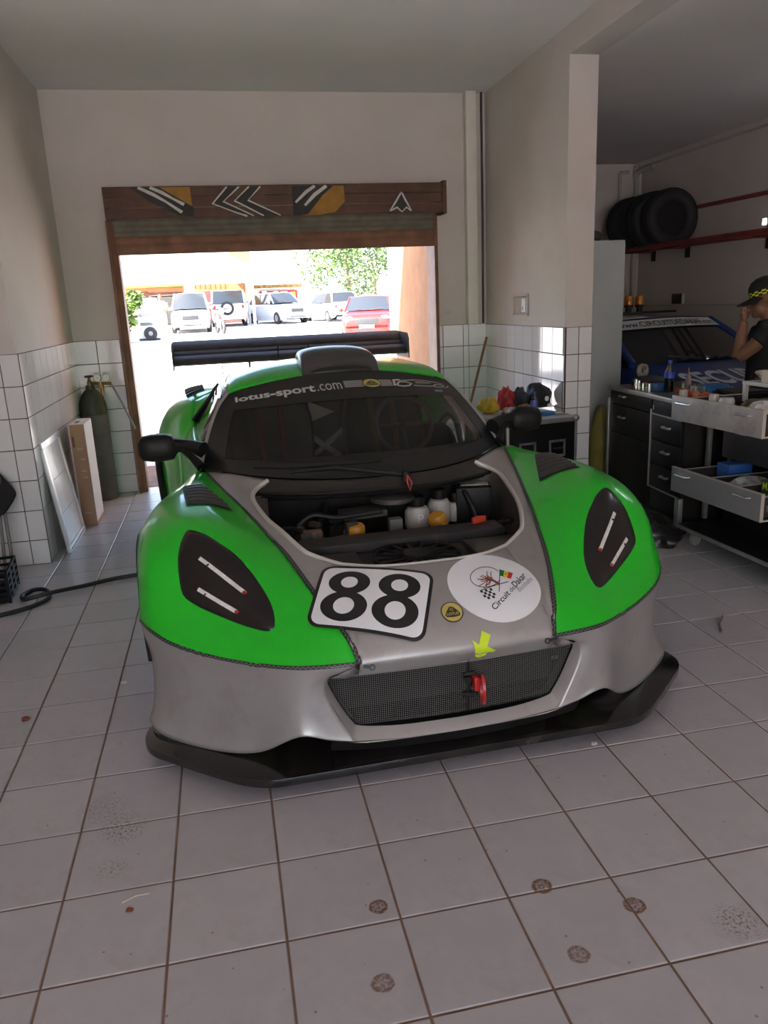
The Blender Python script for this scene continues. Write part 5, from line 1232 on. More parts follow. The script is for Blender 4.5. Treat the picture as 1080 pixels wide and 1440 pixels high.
M_DF1 = mat('drawer_front_worn', (.37,.33,.33), .45, var=.12, vscale=6, dirt=(.16,.13,.13), damt=.7, dscale=9)
M_DF2 = mat('drawer_front_smooth_grey', (.22,.21,.215), .35, var=.08, vscale=4)
M_DIN = mat('drawer_inside', (.030,.024,.022), .6)
def open_drawer(nm, xf, y0, y1, z0, z1, mf, lab):
    d = box_part(nm, (xf,y0,z0), (xf+.018,y1,z1), mf, tt); d['label'] = lab
    box_part('front_top_edge', (xf-.001,y0,z1-.001), (xf+.019,y1,z1+.003), M_EDGE, d, 0); box_part('front_side_edge', (xf-.001,y0-.003,z0), (xf+.019,y0+.001,z1), M_EDGE, d, 0)
    box_part('drawer_floor', (xf+.018,y0+.02,z0+.012), (xf+.50,y1-.02,z0+.022), M_DIN, d, 0)
    for y in (y0+.02, y1-.03): box_part('drawer_side', (xf+.018,y,z0+.012), (xf+.50,y+.012,z1-.02), M_DIN, d, 0)
    box_part('side_top_edge', (xf+.018,y0+.018,z1-.022), (xf+.50,y0+.034,z1-.018), M_EDGE, d, 0); box_part('side_top_edge', (xf+.018,y1-.032,z1-.022), (xf+.50,y1-.016,z1-.018), M_EDGE, d, 0)
    box_part('drawer_runner', (xf+.05,y0+.008,z0+.05), (xf+.50,y0+.020,z0+.085), M_STL, d, 0)
    box_part('runner_flange', (xf+.018,y0+.004,z0-.002), (xf+.50,y0+.02,z0+.006), M_EDGE, d, 0)
    for yy in (y0+.17*(y1-y0), y0+.84*(y1-y0)):
        MB().tube([(xf,yy-.055,z1-.035),(xf-.026,yy-.05,z1-.035),(xf-.026,yy+.05,z1-.035),(xf,yy+.055,z1-.035)], .006, 8).build('bar_handle', M_CHR, d)
    return d
d1 = open_drawer('open_drawer', -.305,-.40,.38,.82,.962, M_DF1, 'worn pale grey drawer front of the upper open drawer')
d2 = open_drawer('open_drawer', -.255,-.38,.42,.365,.515, M_DF2, 'smooth dark grey drawer front of the lower open drawer')
for yy in (.12,-.12): box_part('drawer_divider', (-.235,yy,.385), (.24,yy+.012,.495), M_DIN, d2, 0); box_part('divider_edge', (-.235,yy,.495), (.24,yy+.012,.499), M_EDGE, d2, 0)
for y in (.36,-.55):
    for x in (-.10,.45):
        MB().lathe([(0,-.014),(.042,-.014),(.045,0),(.042,.014),(0,.014)], 18, T(x,y,.046) @ RX(PI/2) @ RY(.3)).build('castor', mat('castor_grey', (.25,.24,.23), .5), tt)
        box_part('castor_fork', (x-.02,y-.022,.06), (x+.03,y+.022,.116), M_STL, tt)
# shelf frame above the trolley with boxes
sf = [((.17,.34,.90),(.17,.34,1.005)), ((.17,-.60,.90),(.17,-.60,1.005))]
for a, b in sf: MB().box2((a[0]-.012,a[1]-.012,a[2]), (b[0]+.012,b[1]+.012,b[2])).build('shelf_post', mat('shelf_white', (.55,.53,.50), .4), tt)
box_part('shelf_rail', (.155,-.62,1.0), (.182,.355,1.022), MATS['shelf_white'], tt); box_part('shelf_board', (.182,-.62,1.005), (.53,.355,1.022), MATS['shelf_white'], tt)
tw_ = lambda x, y: (3.52+x*math.cos(math.radians(2))-y*math.sin(math.radians(2)), 2.18+x*math.sin(math.radians(2))+y*math.cos(math.radians(2)))
def at_tr(nm, lab, cat, x, y, z, mb, m, rz=0, **k):
    X, Y = tw_(x, y); return tag(mb.build(nm, m, None, (X, Y, z), rz, **k), lab, cat)
X_, Y_ = tw_(.28,.10)
wbx = thing('parts_box', 'white cardboard parts box on top of the tool trolley', 'box', (X_, Y_, 1.023), math.radians(8))
MB().box2((-.09,-.17,0), (.17,.13,.072)).build('box_body', mat('carton_cream', (.60,.54,.45), .6, var=.06), wbx, bevel=.003)
MB().box2((-.085,-.165,.0721), (.165,.125,.0735)).build('box_lid', mat('carton_lid', (.16,.14,.11), .5, var=.2), wbx)
at_tr('manual', 'small manual with yellow cover standing beside the white parts box', 'manual', .24,.275,1.024, MB().box((0,0,.035), (.11,.012,.07), RX(-.9)), mat('manual_cover', (.36,.30,.20), .5, var=.5, vscale=40), .4)
at_tr('plastic_bag', 'crumpled clear plastic parts bag in the lower trolley drawer', 'bag', -.02,.03,.388, lump((0,0,.055), (.13,.075,.07), 41, .35), mat('bag_clear', (.36,.36,.35), .15, var=.6, vscale=25))
at_tr('blue_parts_box', 'small blue carton in the back of the lower trolley drawer', 'box', .08,.27,.388, MB().box((0,0,.075), (.16,.12,.15)), mat('carton_blue', (.03,.11,.36), .45), bevel=.003)
X_, Y_ = tw_(-.02,-.23)
ft = thing('filter_box', 'green and yellow oil filter carton with lettering in the lower drawer', 'box', (X_, Y_, .388), math.radians(10))
MB().box2((-.05,-.09,0), (.05,.075,.15)).build('carton', mat('carton_dark_green', (.02,.06,.02), .45), ft, bevel=.002)
for k, t_ in enumerate(('MANN', 'FILTER')):
    vs, fs = text_fit(t_, .13, .045, .01); MB().add([(-.0512, .065-x, .095-k*.065+y) for x, y in vs], fs).build('lettering', mat('lime_print', (.55,.62,.05), .5), ft, smooth=False)
for k, (x, y, r, h, c, nm, lab) in enumerate(((-.15,.20,.030,.06,(.5,.46,.40),'lidded_tub','round white lidded tub at the far end of the upper drawer'), (-.14,.10,.045,.05,(.45,.45,.45),'clear_cup','clear ribbed plastic cup in the upper drawer'))):
    at_tr(nm, lab, 'cup', x, y, .843, MB().lathe([(0,0),(r,0),(r*1.05,h*.5),(r*.95,h+.06),(r*.8,h+.075),(0,h+.075)], 18), mat('drawer_item_%d' % k, c, .25, var=.2, vscale=30))
for k, (x, y, sx_, sy_, sz_, c, lab) in enumerate(((.0,-.03,.08,.04,.06,(.42,.40,.38),'crumpled white wrapping in the middle of the upper drawer'), (.08,-.22,.085,.065,.08,(.40,.18,.17),'pinkish wrapping heap in the upper drawer'), (-.12,-.16,.09,.06,.07,(.55,.53,.50),'pale grey plastic parts in the near end of the upper drawer'), (-.12,-.305,.05,.04,.06,(.30,.12,.14),'dull red rag at the near end of the upper drawer'), (.10,.12,.11,.09,.05,(.13,.11,.06),'olive cloth in the far part of the upper drawer'))):
    at_tr('drawer_clutter', lab, 'parts', x, y, .843, lump((0,0,sz_*.55+.02), (sx_,sy_,sz_), 50+k, .35), mat('clutter_%d' % k, c, .4, var=.4, vscale=25))
# dark bags under the bench
for k, (x, y, r) in enumerate(((3.22,2.62,.12), (3.30,2.86,.11))):
    tag(lump((x,y,.05), (r,r*.9,.085), 60+k, .3).build('black_bag', mat('bag_bin', (.014,.013,.013), .3, var=.2)), ('crumpled black bag on the floor before the trolley castors','crumpled black bag on the floor before the workbench')[k], 'bag')
tag(MB().box((3.27,2.74,.012), (.05,.03,.018), RZ(.5)).build('metal_scrap', M_STL, bevel=.003), 'small shiny metal piece between the black bags on the floor', 'scrap')

# grey steel locker, yellow sack
lc = thing('steel_locker', 'tall plain grey steel locker behind the tiled pillar', 'locker', (3.60,4.52,0))
M_LOCK = mat('locker_grey', (.36,.38,.38), .4, metal=.15, var=.07, vscale=3)
MB().box2((-.28,-.30,.06), (.165,.30,1.97)).build('locker_body', M_LOCK, lc, bevel=.006)
MB().box2((-.275,-.312,.08), (.16,-.302,1.95)).build('locker_door', M_LOCK, lc, bevel=.004)
MB().box2((-.26,-.322,1.0), (-.24,-.312,1.12)).build('door_handle', M_STL, lc)
MB().box2((-.27,-.29,0), (.155,.29,.06)).build('plinth', M_BLKP, lc)
tag(lump((3.50,4.02,.2535), (.10,.12,.46), 71, .12).build('yellow_sack', mat('sack_yellow', (.17,.135,.025), .7, var=.25, vscale=8)), 'tall yellow sack standing between pillar and workbench', 'sack')
tag(lump((3.42,4.50,2.013), (.075,.10,.075), 72, .2).build('white_bundle', mat('bundle_white', (.60,.58,.55), .6)), 'white wrapped bundle on top of the grey locker', 'bundle')
tag(lump((3.64,4.60,2.011), (.10,.12,.07), 73, .15).build('dark_bundle', mat('bundle_dark', (.03,.028,.026), .7)), 'dark folded bundle on top of the grey locker', 'bundle')

# wall rack with tyres
M_RACK = mat('rack_red_paint', (.24,.045,.035), .5, var=.2, vscale=8)
rk = thing('tyre_rack', 'dark red pipe rack fixed along the bay wall', 'rack', (5.95,6.4,2.06))
for z, x, r in ((0.0,-.02,.028), (.0,-.34,.028), (.41,.145,.022)): MB().tube([(x,-2.6,z),(x,1.55,z+.02)], r, 10).build('rail', M_RACK, rk)
for y in (-2.2,-.78,.65): MB().tube([(.145,y,0),(.145,y,.41)], .020, 8).build('upright', M_RACK, rk)
for y in (-2.2,-.78,.645,1.4):
    MB().tube([(-.34,y,0),(.16,y,0)], .018, 8).build('bracket', M_RACK, rk); MB().box2((.14,y-.03,-.12), (.17,y+.03,.03)).build('wall_plate', M_BLKP, rk); MB().box2((.14,y-.03,.38), (.17,y+.03,.52)).build('wall_plate', M_BLKP, rk)
ty = thing('tyre', 'black spare tyre at the open end of the row on the red wall rack', 'tyre', (5.77,6.92,2.374), 0, 'spare tyres on the wall rack')
P = []; 
for a in range(14):
    b = 2*PI*a/14; P.append([Vector((( .245+.075*math.cos(b))*math.cos(t), .105*math.copysign(abs(math.sin(b))**.6, math.sin(b)), (.245+.075*math.cos(b))*math.sin(t))) for t in (2*PI*i/36 for i in range(36))])
MB().grid(P+[P[0]], closed=True).build('casing', M_RUBB, ty)
for z_, yy in ((.319,-.06),(.319,.0),(.319,.06)):
    MB().tube([(z_*math.cos(t), yy, z_*math.sin(t)) for t in (2*PI*i/36 for i in range(36))], .006, 5, closed=True).build('tread_rib', M_RUBB, ty)
MB().lathe([(0,-.03),(.16,-.02),(.185,-.06),(.19,.06),(0,.06)], 28, RX(PI/2)).build('hole_disc', M_BLKP, ty)  # black disc added to make the tyre hole read dark
for k, (x, y, a) in enumerate(((5.72,7.17,.05), (5.74,7.42,-.05), (5.72,7.67,.04))): dup(ty, (x, y, 2.374), a, ('black spare tyre second in the row on the red wall rack', 'black spare tyre third in the row on the red wall rack', 'black spare tyre nearest the bay corner on the red wall rack')[k])
# far corner: pipes, socket, conduit on the bay wall
tag(MB().tube(spline([(6.02,8.14,0),(6.02,8.14,2.9),(6.0,8.13,3.0),(6.02,8.05,3.06),(6.06,7.8,3.07)], 4), .035, 10).build('drain_pipe', mat('pipe_grey', (.42,.40,.37), .5)), 'grey vertical drain pipe in the far bay corner', 'pipe')
tag(MB().tube([(5.80,8.17,0),(5.80,8.17,3.05)], .022, 8).tube([(5.80,8.17,3.05),(5.92,8.16,3.06)], .022, 8).build('thin_pipe', mat('pipe_grey', (.42,.40,.37), .5)), 'thin grey pipe beside the drain pipe in the bay corner', 'pipe')
sk = thing('socket_box', 'small dark socket box on the bay wall above the blue car', 'socket box', (BX,7.2,1.47))
MB().box2((-.03,-.11,-.06), (0,.11,.06)).build('box_body', mat('socket_brown', (.06,.05,.045), .5), sk, bevel=.004); MB().box2((-.032,-.125,-.06), (0,-.11,.06)).build('box_edge', mat('socket_pale', (.45,.43,.40), .5), sk)
tag(MB().box2((BX-.02,-4,1.385), (BX,BYB-.05,1.40)).build('wall_conduit', mat('conduit_grey', (.42,.40,.38), .5)), 'thin grey conduit running level along the bay wall', 'conduit')
# fluorescent battens in the bay
def batten(x, y, z, rz, lab, wall=False, power=14):
    t = thing('fluorescent_lamp_offscreen', lab, 'lamp', (x, y, z), rz)
    MB().box2((-.6,-.03,.02), (.6,.03,.06)).build('housing', mat('lamp_housing', (.7,.7,.7), .4), t, bevel=.004)
    MB().cyl((-.57,0,0), (.57,0,0), .014, n=12).build('tube_offscreen', mat('lamp_tube', (.9,.9,.9), .3, emit=(.80,.90,1.0), estr=power), t)
    for s in (-1, 1): MB().box((s*.585,0,0), (.03,.04,.05)).build('end_cap', MATS['lamp_housing'], t)
    return t
batten(5.95,3.6,2.95,PI/2, 'lit fluorescent lamp hung along the bay wall above the workbench', power=14)
fl2 = thing('wall_lamp', 'small lit white wall lamp on the bay wall above the red rack shelf', 'lamp', (BX,5.66,2.20))
MB().box2((-.05,-.03,-.035), (0,.03,.035)).build('lamp_body', MATS['lamp_housing'], fl2, bevel=.01); MB().box2((-.056,-.025,-.03), (-.05,.025,.03)).build('lamp_glass', mat('wall_lamp_glow', (.9,.9,.9), .3, emit=(.85,.92,1), estr=8), fl2)
# ================================================================== VEHICLES (shared builder) AND PEOPLE
VEH_BVH = {}
def vehicle(name, label, loc, rz, paint, w=.85, l=4.2, hood=1.15, zh=.95, h=1.55, belt=1.0, base_y=None, rear_y=None, head_y=None, tail_y=None, wr=.33, glassm=None, group=None, rear_spare=False, slope=0.0):
    """nose at local y=0 pointing to -y; parts: body, roof, pillars, glazing, wheels, lamps"""
    t = thing(name, label, 'car', loc, rz, group)
    base_y = hood if base_y is None else base_y; head_y = base_y+.65 if head_y is None else head_y
    rear_y = l-.25 if rear_y is None else rear_y; tail_y = l-.55 if tail_y is None else tail_y
    dk = mat('trim_dark', (.03,.03,.032), .5); gl = glassm or mat('car_window_dark', (.030,.033,.036), .05, spec=.8)
    secs = []
    for y, zt, k, zb in ((.0,zh-.30-slope*.8,.80,.34), (.06,zh-.17-slope*.9,.90,.24), (.25,zh-.07-slope*.8,.97,.20), (hood*.6,zh-.02-slope*.4,1,.20), (hood,zh+.02,1,.20), (l*.5,belt,1,.20), (l-.5,belt,1,.20), (l-.1,belt-.02,.96,.24), (l,belt-.2,.88,.36)):
        a = w*k; secs.append([(0,y,zt),(a*.5,y,zt-.004),(a*.8,y,zt-.02),(a*.96,y,zt-.09),(a,y,zt-.22),(a,y,.50),(a*.97,y,.34),(a*.92,y,zb)])
    G = surf([[Vector(p) for p in r] for r in secs], 3, 3)
    full = [[Vector((-p.x, p.y, p.z)) for p in r[::-1]]+r[1:] for r in G]
    mb = MB(); mb.grid(full)
    for e in (full[0], full[-1]): mb.add(e, [tuple(range(len(e)))])
    mb.build('body', paint, t, angle=50); t_bvh = BVHTree.FromPolygons(mb.v, mb.f)
    wb_, wt = w*.93, w*(1-wr*.75)
    b4 = {(-1,0): Vector((-wb_,base_y,belt-.03)), (1,0): Vector((wb_,base_y,belt-.03)), (-1,1): Vector((-wb_,rear_y,belt-.03)), (1,1): Vector((wb_,rear_y,belt-.03))}
    t4 = {(-1,0): Vector((-wt,head_y,h-.07)), (1,0): Vector((wt,head_y,h-.07)), (-1,1): Vector((-wt,tail_y,h-.07)), (1,1): Vector((wt,tail_y,h-.07))}
    def bowed(a, b, c, d, bow):
        P = []
        for i in range(7):
            u = i/6; p, q = a.lerp(c, u), b.lerp(d, u); P.append([p.lerp(q, j/10)+bow*(math.sin(PI*j/10)) for j in range(11)])
        return P
    ws_ = MB().grid(bowed(b4[(-1,0)], b4[(1,0)], t4[(-1,0)], t4[(1,0)], Vector((0,-.13,.02)))).build('windscreen', gl, t, angle=60)
    MB().grid(bowed(b4[(-1,1)], b4[(1,1)], t4[(-1,1)], t4[(1,1)], Vector((0,.05,.0)))).build('rear_window', gl, t, angle=60)
    for s in (-1, 1): MB().grid(bowed(b4[(s,0)], b4[(s,1)], t4[(s,0)], t4[(s,1)], Vector((s*.02,0,0)))).build('side_window', gl, t, angle=60)
    rp = []
    for i in range(8):
        u = i/7; y = head_y+(tail_y-head_y)*u; z = h-.07+.07*math.sin(PI*(.12+.76*u))
        rp.append([Vector((wt*x, y-(.12 if i == 0 else 0)*(1-x*x), z-.045*x*x)) for x in (-1,-.9,-.6,-.3,0,.3,.6,.9,1)])
    MB().grid(rp).build('roof', paint, t, angle=60, solid=.03)
    for s in (-1, 1):
        MB().tube([b4[(s,0)], t4[(s,0)]], .035, 8).build('pillar', paint, t); MB().tube([b4[(s,1)], t4[(s,1)]], .045, 8).build('pillar', paint, t)
        m_ = (b4[(s,0)]+b4[(s,1)])/2; n_ = (t4[(s,0)]+t4[(s,1)])/2; MB().tube([m_, n_], .035, 8).build('pillar', dk, t); MB().tube([t4[(s,0)], t4[(s,1)]], .03, 8).build('roof_rail', paint, t)
        mm = MB().ell((s*(w+.10),base_y+.20,belt+.02), (.09,.05,.07), 12, 8).build('door_mirror', paint, t)
        hl_ = MB().ell((s*w*.68,.10,zh-.22), (.17,.07,.085), 14, 8).build('headlamp', mat('lamp_clear', (.75,.78,.8), .15), t)
        MB().ell((s*w*.80,l-.04,belt-.25), (.09,.05,.13), 12, 8).build('tail_lamp', mat('lamp_red', (.45,.02,.02), .25), t)
        for y in (.75, l-.80):
            tyr = MB().lathe([(.17,-.10),(.29,-.10),(.32,-.07),(.32,.07),(.29,.10),(.17,.10),(.17,-.10)], 22, T(s*(w-.08),y,.32) @ RY(PI/2)).build('tyre', M_RUBB, t)
            MB().lathe([(0,.06),(.17,.09),(.19,.10),(.19,-.08),(0,-.08)], 18, T(s*(w-.08),y,.32) @ RY(s*PI/2)).build('wheel_rim', M_ALU, t)
    MB().box2((-w*.42,-.02,zh-.42), (w*.42,.07,zh-.22)).build('grille', dk, t, bevel=.02)
    MB().box2((-w*.80,-.05,.28), (w*.80,.12,.42)).build('bumper', paint, t, bevel=.03); MB().box2((-w*.55,-.062,.33), (w*.55,-.05,.39)).build('air_slot', dk, t)
    MB().box2((-.25,-.07,.42), (.25,-.045,.53)).build('number_plate', mat('plate_pale', (.7,.7,.68), .5), t, bevel=.004)
    for s in (-1, 1): MB().tube([(s*.1,base_y-.10,belt+.0),(s*.55*w,base_y-.09,belt+.04)], .010, 6).build('wiper', dk, t)
    if rear_spare:
        sp = MB().lathe([(0,-.05),(.15,-.07),(.30,-.09),(.34,-.05),(.34,.06),(.28,.08),(0,.08)], 26, T(.08,l+.09,.92) @ RX(-PI/2)).build('spare_wheel', M_RUBB, t)
        MB().lathe([(0,.081),(.20,.083),(.21,.095),(.17,.10),(0,.10)], 22, T(.08,l+.09,.92) @ RX(-PI/2)).build('spare_cover', M_ALU, sp)
    VEH_BVH[name] = (t_bvh, b4, t4)
    return t
# security race car in the bay
M_BLUE = mat('car_paint_blue', (.012,.035,.16), .3, coat=.5, var=.04)
M_BGLS = mat('dark_windscreen', (.018,.018,.018), .06, spec=.7)
bc = vehicle('security_car', 'blue and white security car with amber roof beacons parked in the bay', (5.15,3.95,0), math.radians(6), M_BLUE, w=.82, l=3.75, hood=1.12, zh=.93, h=1.34, belt=.95, slope=.17, base_y=1.08, head_y=1.75, tail_y=3.0, rear_y=3.55, wr=.32, glassm=M_BGLS)
rt = .82*(1-.32*.75)
bvb, b4_, t4_ = VEH_BVH['security_car']
def wsb(x, u, off=.012):
    """point on the windscreen: x -1..1 across, u 0..1 up"""
    p, q = b4_[(-1,0)].lerp(t4_[(-1,0)], u), b4_[(1,0)].lerp(t4_[(1,0)], u); j = (x+1)/2
    return p.lerp(q, j)+Vector((0,-.13,.02))*math.sin(PI*j)+Vector((0,-.6,.8))*off
MB().grid([[wsb(-1+2*j/16, .80+.22*i/3) for j in range(17)] for i in range(4)]).build('screen_banner', mat('banner_white', (.62,.62,.62), .5), bc)
vs, fs = text_fit('www.CIRCUITDEDAKAR.com', 1.0, 1.0, .012)
MB().add([wsb(-.88+1.76*x, .835+.13*y, .018) for x, y in vs], fs).build('banner_lettering', M_VBLK, bc, smooth=False)
for x0, x1 in ((-.46,-.10), ):
    MB().grid([[Vector((x, y, 1.346+.052*math.sin(PI*(.12+.76*(y-1.75)/1.25))-.045-.034*(x/rt)**2)) for x in (x0,(x0+x1)/2,x1)] for y in (1.78,1.95,2.2,2.5,2.8,2.98)]).build('roof_stripe', mat('stripe_white', (.55,.55,.55), .5), bc, solid=.004)
vs, fs = text_fit('SECURITY', 1.16, .26, .03)
def bon(x, y):
    h_ = bvb.ray_cast(Vector((x-.58, .40+y*1.25, 2)), Vector((0,0,-1))); return h_[0]+Vector((0,-.002,.006))
MB().add([bon(x, y) for x, y in vs], fs).build('bonnet_lettering', mat('letters_pale', (.50,.53,.55), .5), bc, smooth=False)
bar = MB().box2((-.34,1.92,1.352), (.34,2.06,1.372)).build('beacon_bar', M_BLKP, bc, bevel=.004)
M_AMB = mat('amber_lens', (.45,.13,.01), .2, coat=.4)
for x in (-.20,-.07):
    bq = MB().lathe([(0,0),(.030,0),(.030,.045),(.045,.05),(.045,.075),(0,.075)], 16, T(x,1.99,1.370)).build('beacon_base', M_BLKP, bar)
    MB().lathe([(.043,.075),(.045,.09),(.044,.145),(.034,.165),(0,.170)], 18, T(x,1.99,1.370)).build('beacon_lens', M_AMB, bar)
# ---- person in cap pinching his nose
def remeshed(name, mb, m, parent, vox, sm=4):
    o = mb.build(name, m, parent, doubles=False)
    r = o.modifiers.new('union', 'REMESH'); r.mode = 'VOXEL'; r.voxel_size = vox; r.use_smooth_shade = True
    s = o.modifiers.new('soft', 'SMOOTH'); s.factor = .5; s.iterations = sm
    return o
M_SKIN = mat('skin_brown', (.20,.095,.055), .5, var=.06, vscale=20)
M_TEE = mat('tshirt_black', (.010,.010,.011), .85); M_TRS = mat('trousers_dark', (.018,.018,.022), .85)
pr = thing('person', 'person in black T-shirt and checkered black cap holding fingers to the nose', 'person', (4.42,3.30,0), math.radians(-38))
# local frame: faces -x; left arm is towards -y
b = MB()
b.tube([(0,0,.93),(0,0,1.10),(-.01,0,1.24),(-.01,0,1.30)], [.13,.125,.13,.10], 14); b.tube([(-.01,-.17,1.275),(-.01,.17,1.275)], .062, 12)
b.tube([(-.01,0,1.28),(-.02,0,1.36),(-.03,0,1.42)], [.062,.055,.056], 12)
hx, hz = -.045, 1.475
b.ell((hx+.015,0,hz+.025), (.098,.076,.105), 20, 14); b.ell((hx-.035,0,hz-.055), (.058,.056,.062), 16, 12); b.ell((hx-.062,0,hz-.095), (.030,.032,.028), 12, 8)
b.tube([(hx-.080,0,hz+.020),(hx-.108,0,hz-.028),(hx-.085,0,hz-.035)], [.010,.015,.012], 8)            # nose
b.ell((hx-.080,0,hz-.062), (.016,.026,.010), 12, 8)                                                 # mouth
for s in (-1, 1):
    b.ell((hx+.030,s*.078,hz-.005), (.022,.012,.034), 12, 8)                                         # ears
    b.tube([(0,s*.09,.95),(-.01,s*.10,.52),(.01,s*.10,.10)], [.088,.060,.042], 12); b.tube([(.03,s*.10,.04),(-.05,s*.10,.045),(-.16,s*.105,.03)], [.035,.042,.028], 10)
# left arm raised, hand at the nose
b.tube([(-.01,-.175,1.275),(-.10,-.185,1.17),(-.195,-.165,1.085)], [.058,.050,.043], 12)
b.tube([(-.195,-.165,1.085),(-.188,-.12,1.21),(-.180,-.075,1.335)], [.044,.040,.028], 12)
b.ell((-.178,-.058,1.375), (.026,.032,.042), 12, 10)
for k, (y0, ln) in enumerate(((-.030,.050),(-.048,.054),(-.066,.050),(-.082,.042))):
    b.tube([(-.190,y0,1.400),(-.195,y0+.004,1.400+ln*.6),(-.172,y0+.016,1.405+ln*.75),(-.158,y0+.020,1.398+ln*.45)] if k else [(-.188,-.030,1.402),(-.186,-.018,1.437),(-.168,-.006,1.447),(-.158,-.002,1.440)], .0092, 8)
b.tube([(-.160,-.045,1.365),(-.150,-.028,1.395),(-.152,-.012,1.425)], [.012,.0105,.009], 8)
# right arm hanging
b.tube([(-.01,.175,1.275),(.02,.215,1.10),(.03,.225,1.02)], [.058,.048,.042], 12); b.tube([(.03,.225,1.02),(-.02,.225,.90),(-.05,.22,.80)], [.042,.036,.027], 12); b.ell((-.058,.22,.755), (.030,.018,.045), 12, 8)
for k, dx in enumerate((-.026,-.009,.008,.024)): b.tube([(-.058+dx,.22,.72),(-.062+dx,.215,.69-.006*(k in (1,2))),(-.066+dx,.205,.665)], .0088, 8)
b.tube([(-.082,.215,.765),(-.095,.205,.735),(-.095,.200,.705)], .0105, 8)
bd = remeshed('body', b, M_SKIN, pr, .0065, 3)
c = MB(); c.tube([(0,0,.90),(0,0,1.10),(-.012,0,1.22),(-.012,0,1.30)], [.150,.145,.148,.115], 16); c.tube([(-.01,-.18,1.278),(-.01,.18,1.278)], .076, 12); c.tube([(-.012,0,1.30),(-.018,0,1.345)], [.095,.072], 14)
c.tube([(-.01,-.175,1.275),(-.075,-.187,1.195)], [.076,.070], 12); c.tube([(-.01,.175,1.275),(.015,.205,1.14)], [.076,.070], 12)
sh_ = remeshed('tshirt', c, M_TEE, pr, .012, 3)
c = MB(); c.tube([(0,0,.99),(0,0,.90)], [.142,.140], 16)
for s in (-1, 1): c.tube([(0,s*.085,.93),(-.01,s*.098,.52),(.012,s*.10,.06)], [.105,.080,.072], 12)
remeshed('trousers', c, M_TRS, pr, .014, 3)
for s in (-1, 1):
    MB().ell((-.05,s*.102,.034), (.135,.050,.034), 16, 8).build('shoe', M_BLKP, pr)
    MB().ell((hx-.073,s*.030,hz+.006), (.010,.012,.008), 10, 6).build('eye', mat('eye_dark', (.03,.02,.018), .3), pr)
mb = MB(); mb.ell((hx+.034,0,hz+.020), (.088,.0795,.085), 18, 12); remeshed('hair', mb, mat('hair_black', (.010,.008,.007), .8), pr, .008, 2)
# cap with checkered band and visor
cp = MB(); tilt = T(hx,0,hz+.045) @ RY(math.radians(-16))
cp.lathe([(.108,0),(.110,.03),(.104,.065),(.082,.100),(.045,.120),(0,.126)], 28, tilt @ Matrix.Diagonal((1.06,.88,1,1)))
cap = cp.build('cap', mat('cap_black', (.008,.008,.009), .8), pr)
P = []
for i in range(6):
    u = i/5; P.append([tilt @ Vector((-(.088+.10*u)*math.cos(a)-.02*u, .094*math.sin(a)*(1-.12*u), .008-.030*u-.018*(1-math.cos(a))*2)) for a in (-1.25+2.5*j/12 for j in range(13))])
MB().grid(P).build('visor', MATS['cap_black'], cap, solid=.006)
ck = mat('check_yellow', (.55,.60,.02), .6)
for j in range(28):
    for r in range(3):
        if (j+r) % 2: continue
        a0, a1 = 2*PI*j/28, 2*PI*(j+1)/28; z0, z1 = .004+.011*r, .015+.011*r
        MB().add([tilt @ Vector((.1125*1.06*math.cos(a), .1125*.88*math.sin(a), z)) for a, z in ((a0,z0),(a1,z0),(a1,z1),(a0,z1))], [(0,1,2,3)]).build('check', ck, cap, smooth=False)
MB().ell((-.147,-.05,1.20), (.006,.022,.030), 10, 8).build('chest_emblem', mat('emblem_grey', (.30,.30,.31), .7), sh_)
# ================================================================== YARD BEYOND THE DOOR
def at(u, v_, Y):
    s = (Y+1.66)/36.66
    return Vector((.574+s*(-3.007+.03205*(u-210)), Y, 1.57+s*(-.728+(465-v_)*.0335-(u-210)*.0015)))
def gz(y): return yard_z(y)
M_CWHT = mat('car_paint_white', (.62,.64,.68), .3, coat=.4); M_CRED = mat('car_paint_red', (.45,.02,.015), .3, coat=.4); M_CSLV = M_CWHT
M_TAN = mat('plaster_tan', (.30,.16,.07), .9, var=.2, vscale=.8); M_PWH = mat('plaster_white', (.75,.74,.72), .9, var=.05, vscale=.8)
M_MAR = mat('maroon_paint', (.10,.030,.028), .7, var=.2, vscale=2); M_THA = mat('thatch_ochre', (.26,.15,.04), .95, var=.5, vscale=6, bump=.6, bscale=15)
def place(u, Y): p = at(u, 460, Y); return (p.x, Y, gz(Y))
vehicle('minivan', 'white people carrier facing the garage across the yard', place(267,35), math.radians(0), M_CSLV, w=.86, l=4.4, hood=.85, zh=1.0, h=1.82, belt=1.08, head_y=1.55, wr=.30)
x, y, z = place(321,39.8); vehicle('offroader', 'white off-road car with a spare wheel on its back door', (x, y+4.0, z), math.radians(180), M_CWHT, w=.88, l=4.0, hood=1.1, zh=1.1, h=1.85, belt=1.2, head_y=1.5, rear_y=3.95, tail_y=3.85, wr=.18, rear_spare=True)
x, y, z = place(409,40); vehicle('pickup', 'white pickup parked at an angle before the red banner', (x+.3, y, z), math.radians(24), M_CWHT, w=.86, l=4.3, hood=1.1, zh=1.0, h=1.65, belt=1.1)
x, y, z = place(455,40); vehicle('estate_car', 'white estate car parked below the tree beside the red hatchback', (x, y+3.6, z), math.radians(197), M_CWHT, w=.85, l=4.2, hood=1.1, zh=.98, h=1.55, belt=1.0)
vehicle('red_car', 'red hatchback with white bonnet parked close to the tree side of the yard', place(517,24), math.radians(-14), M_CRED, w=.86, l=4.1, hood=1.1, zh=.95, h=1.50, belt=1.0)
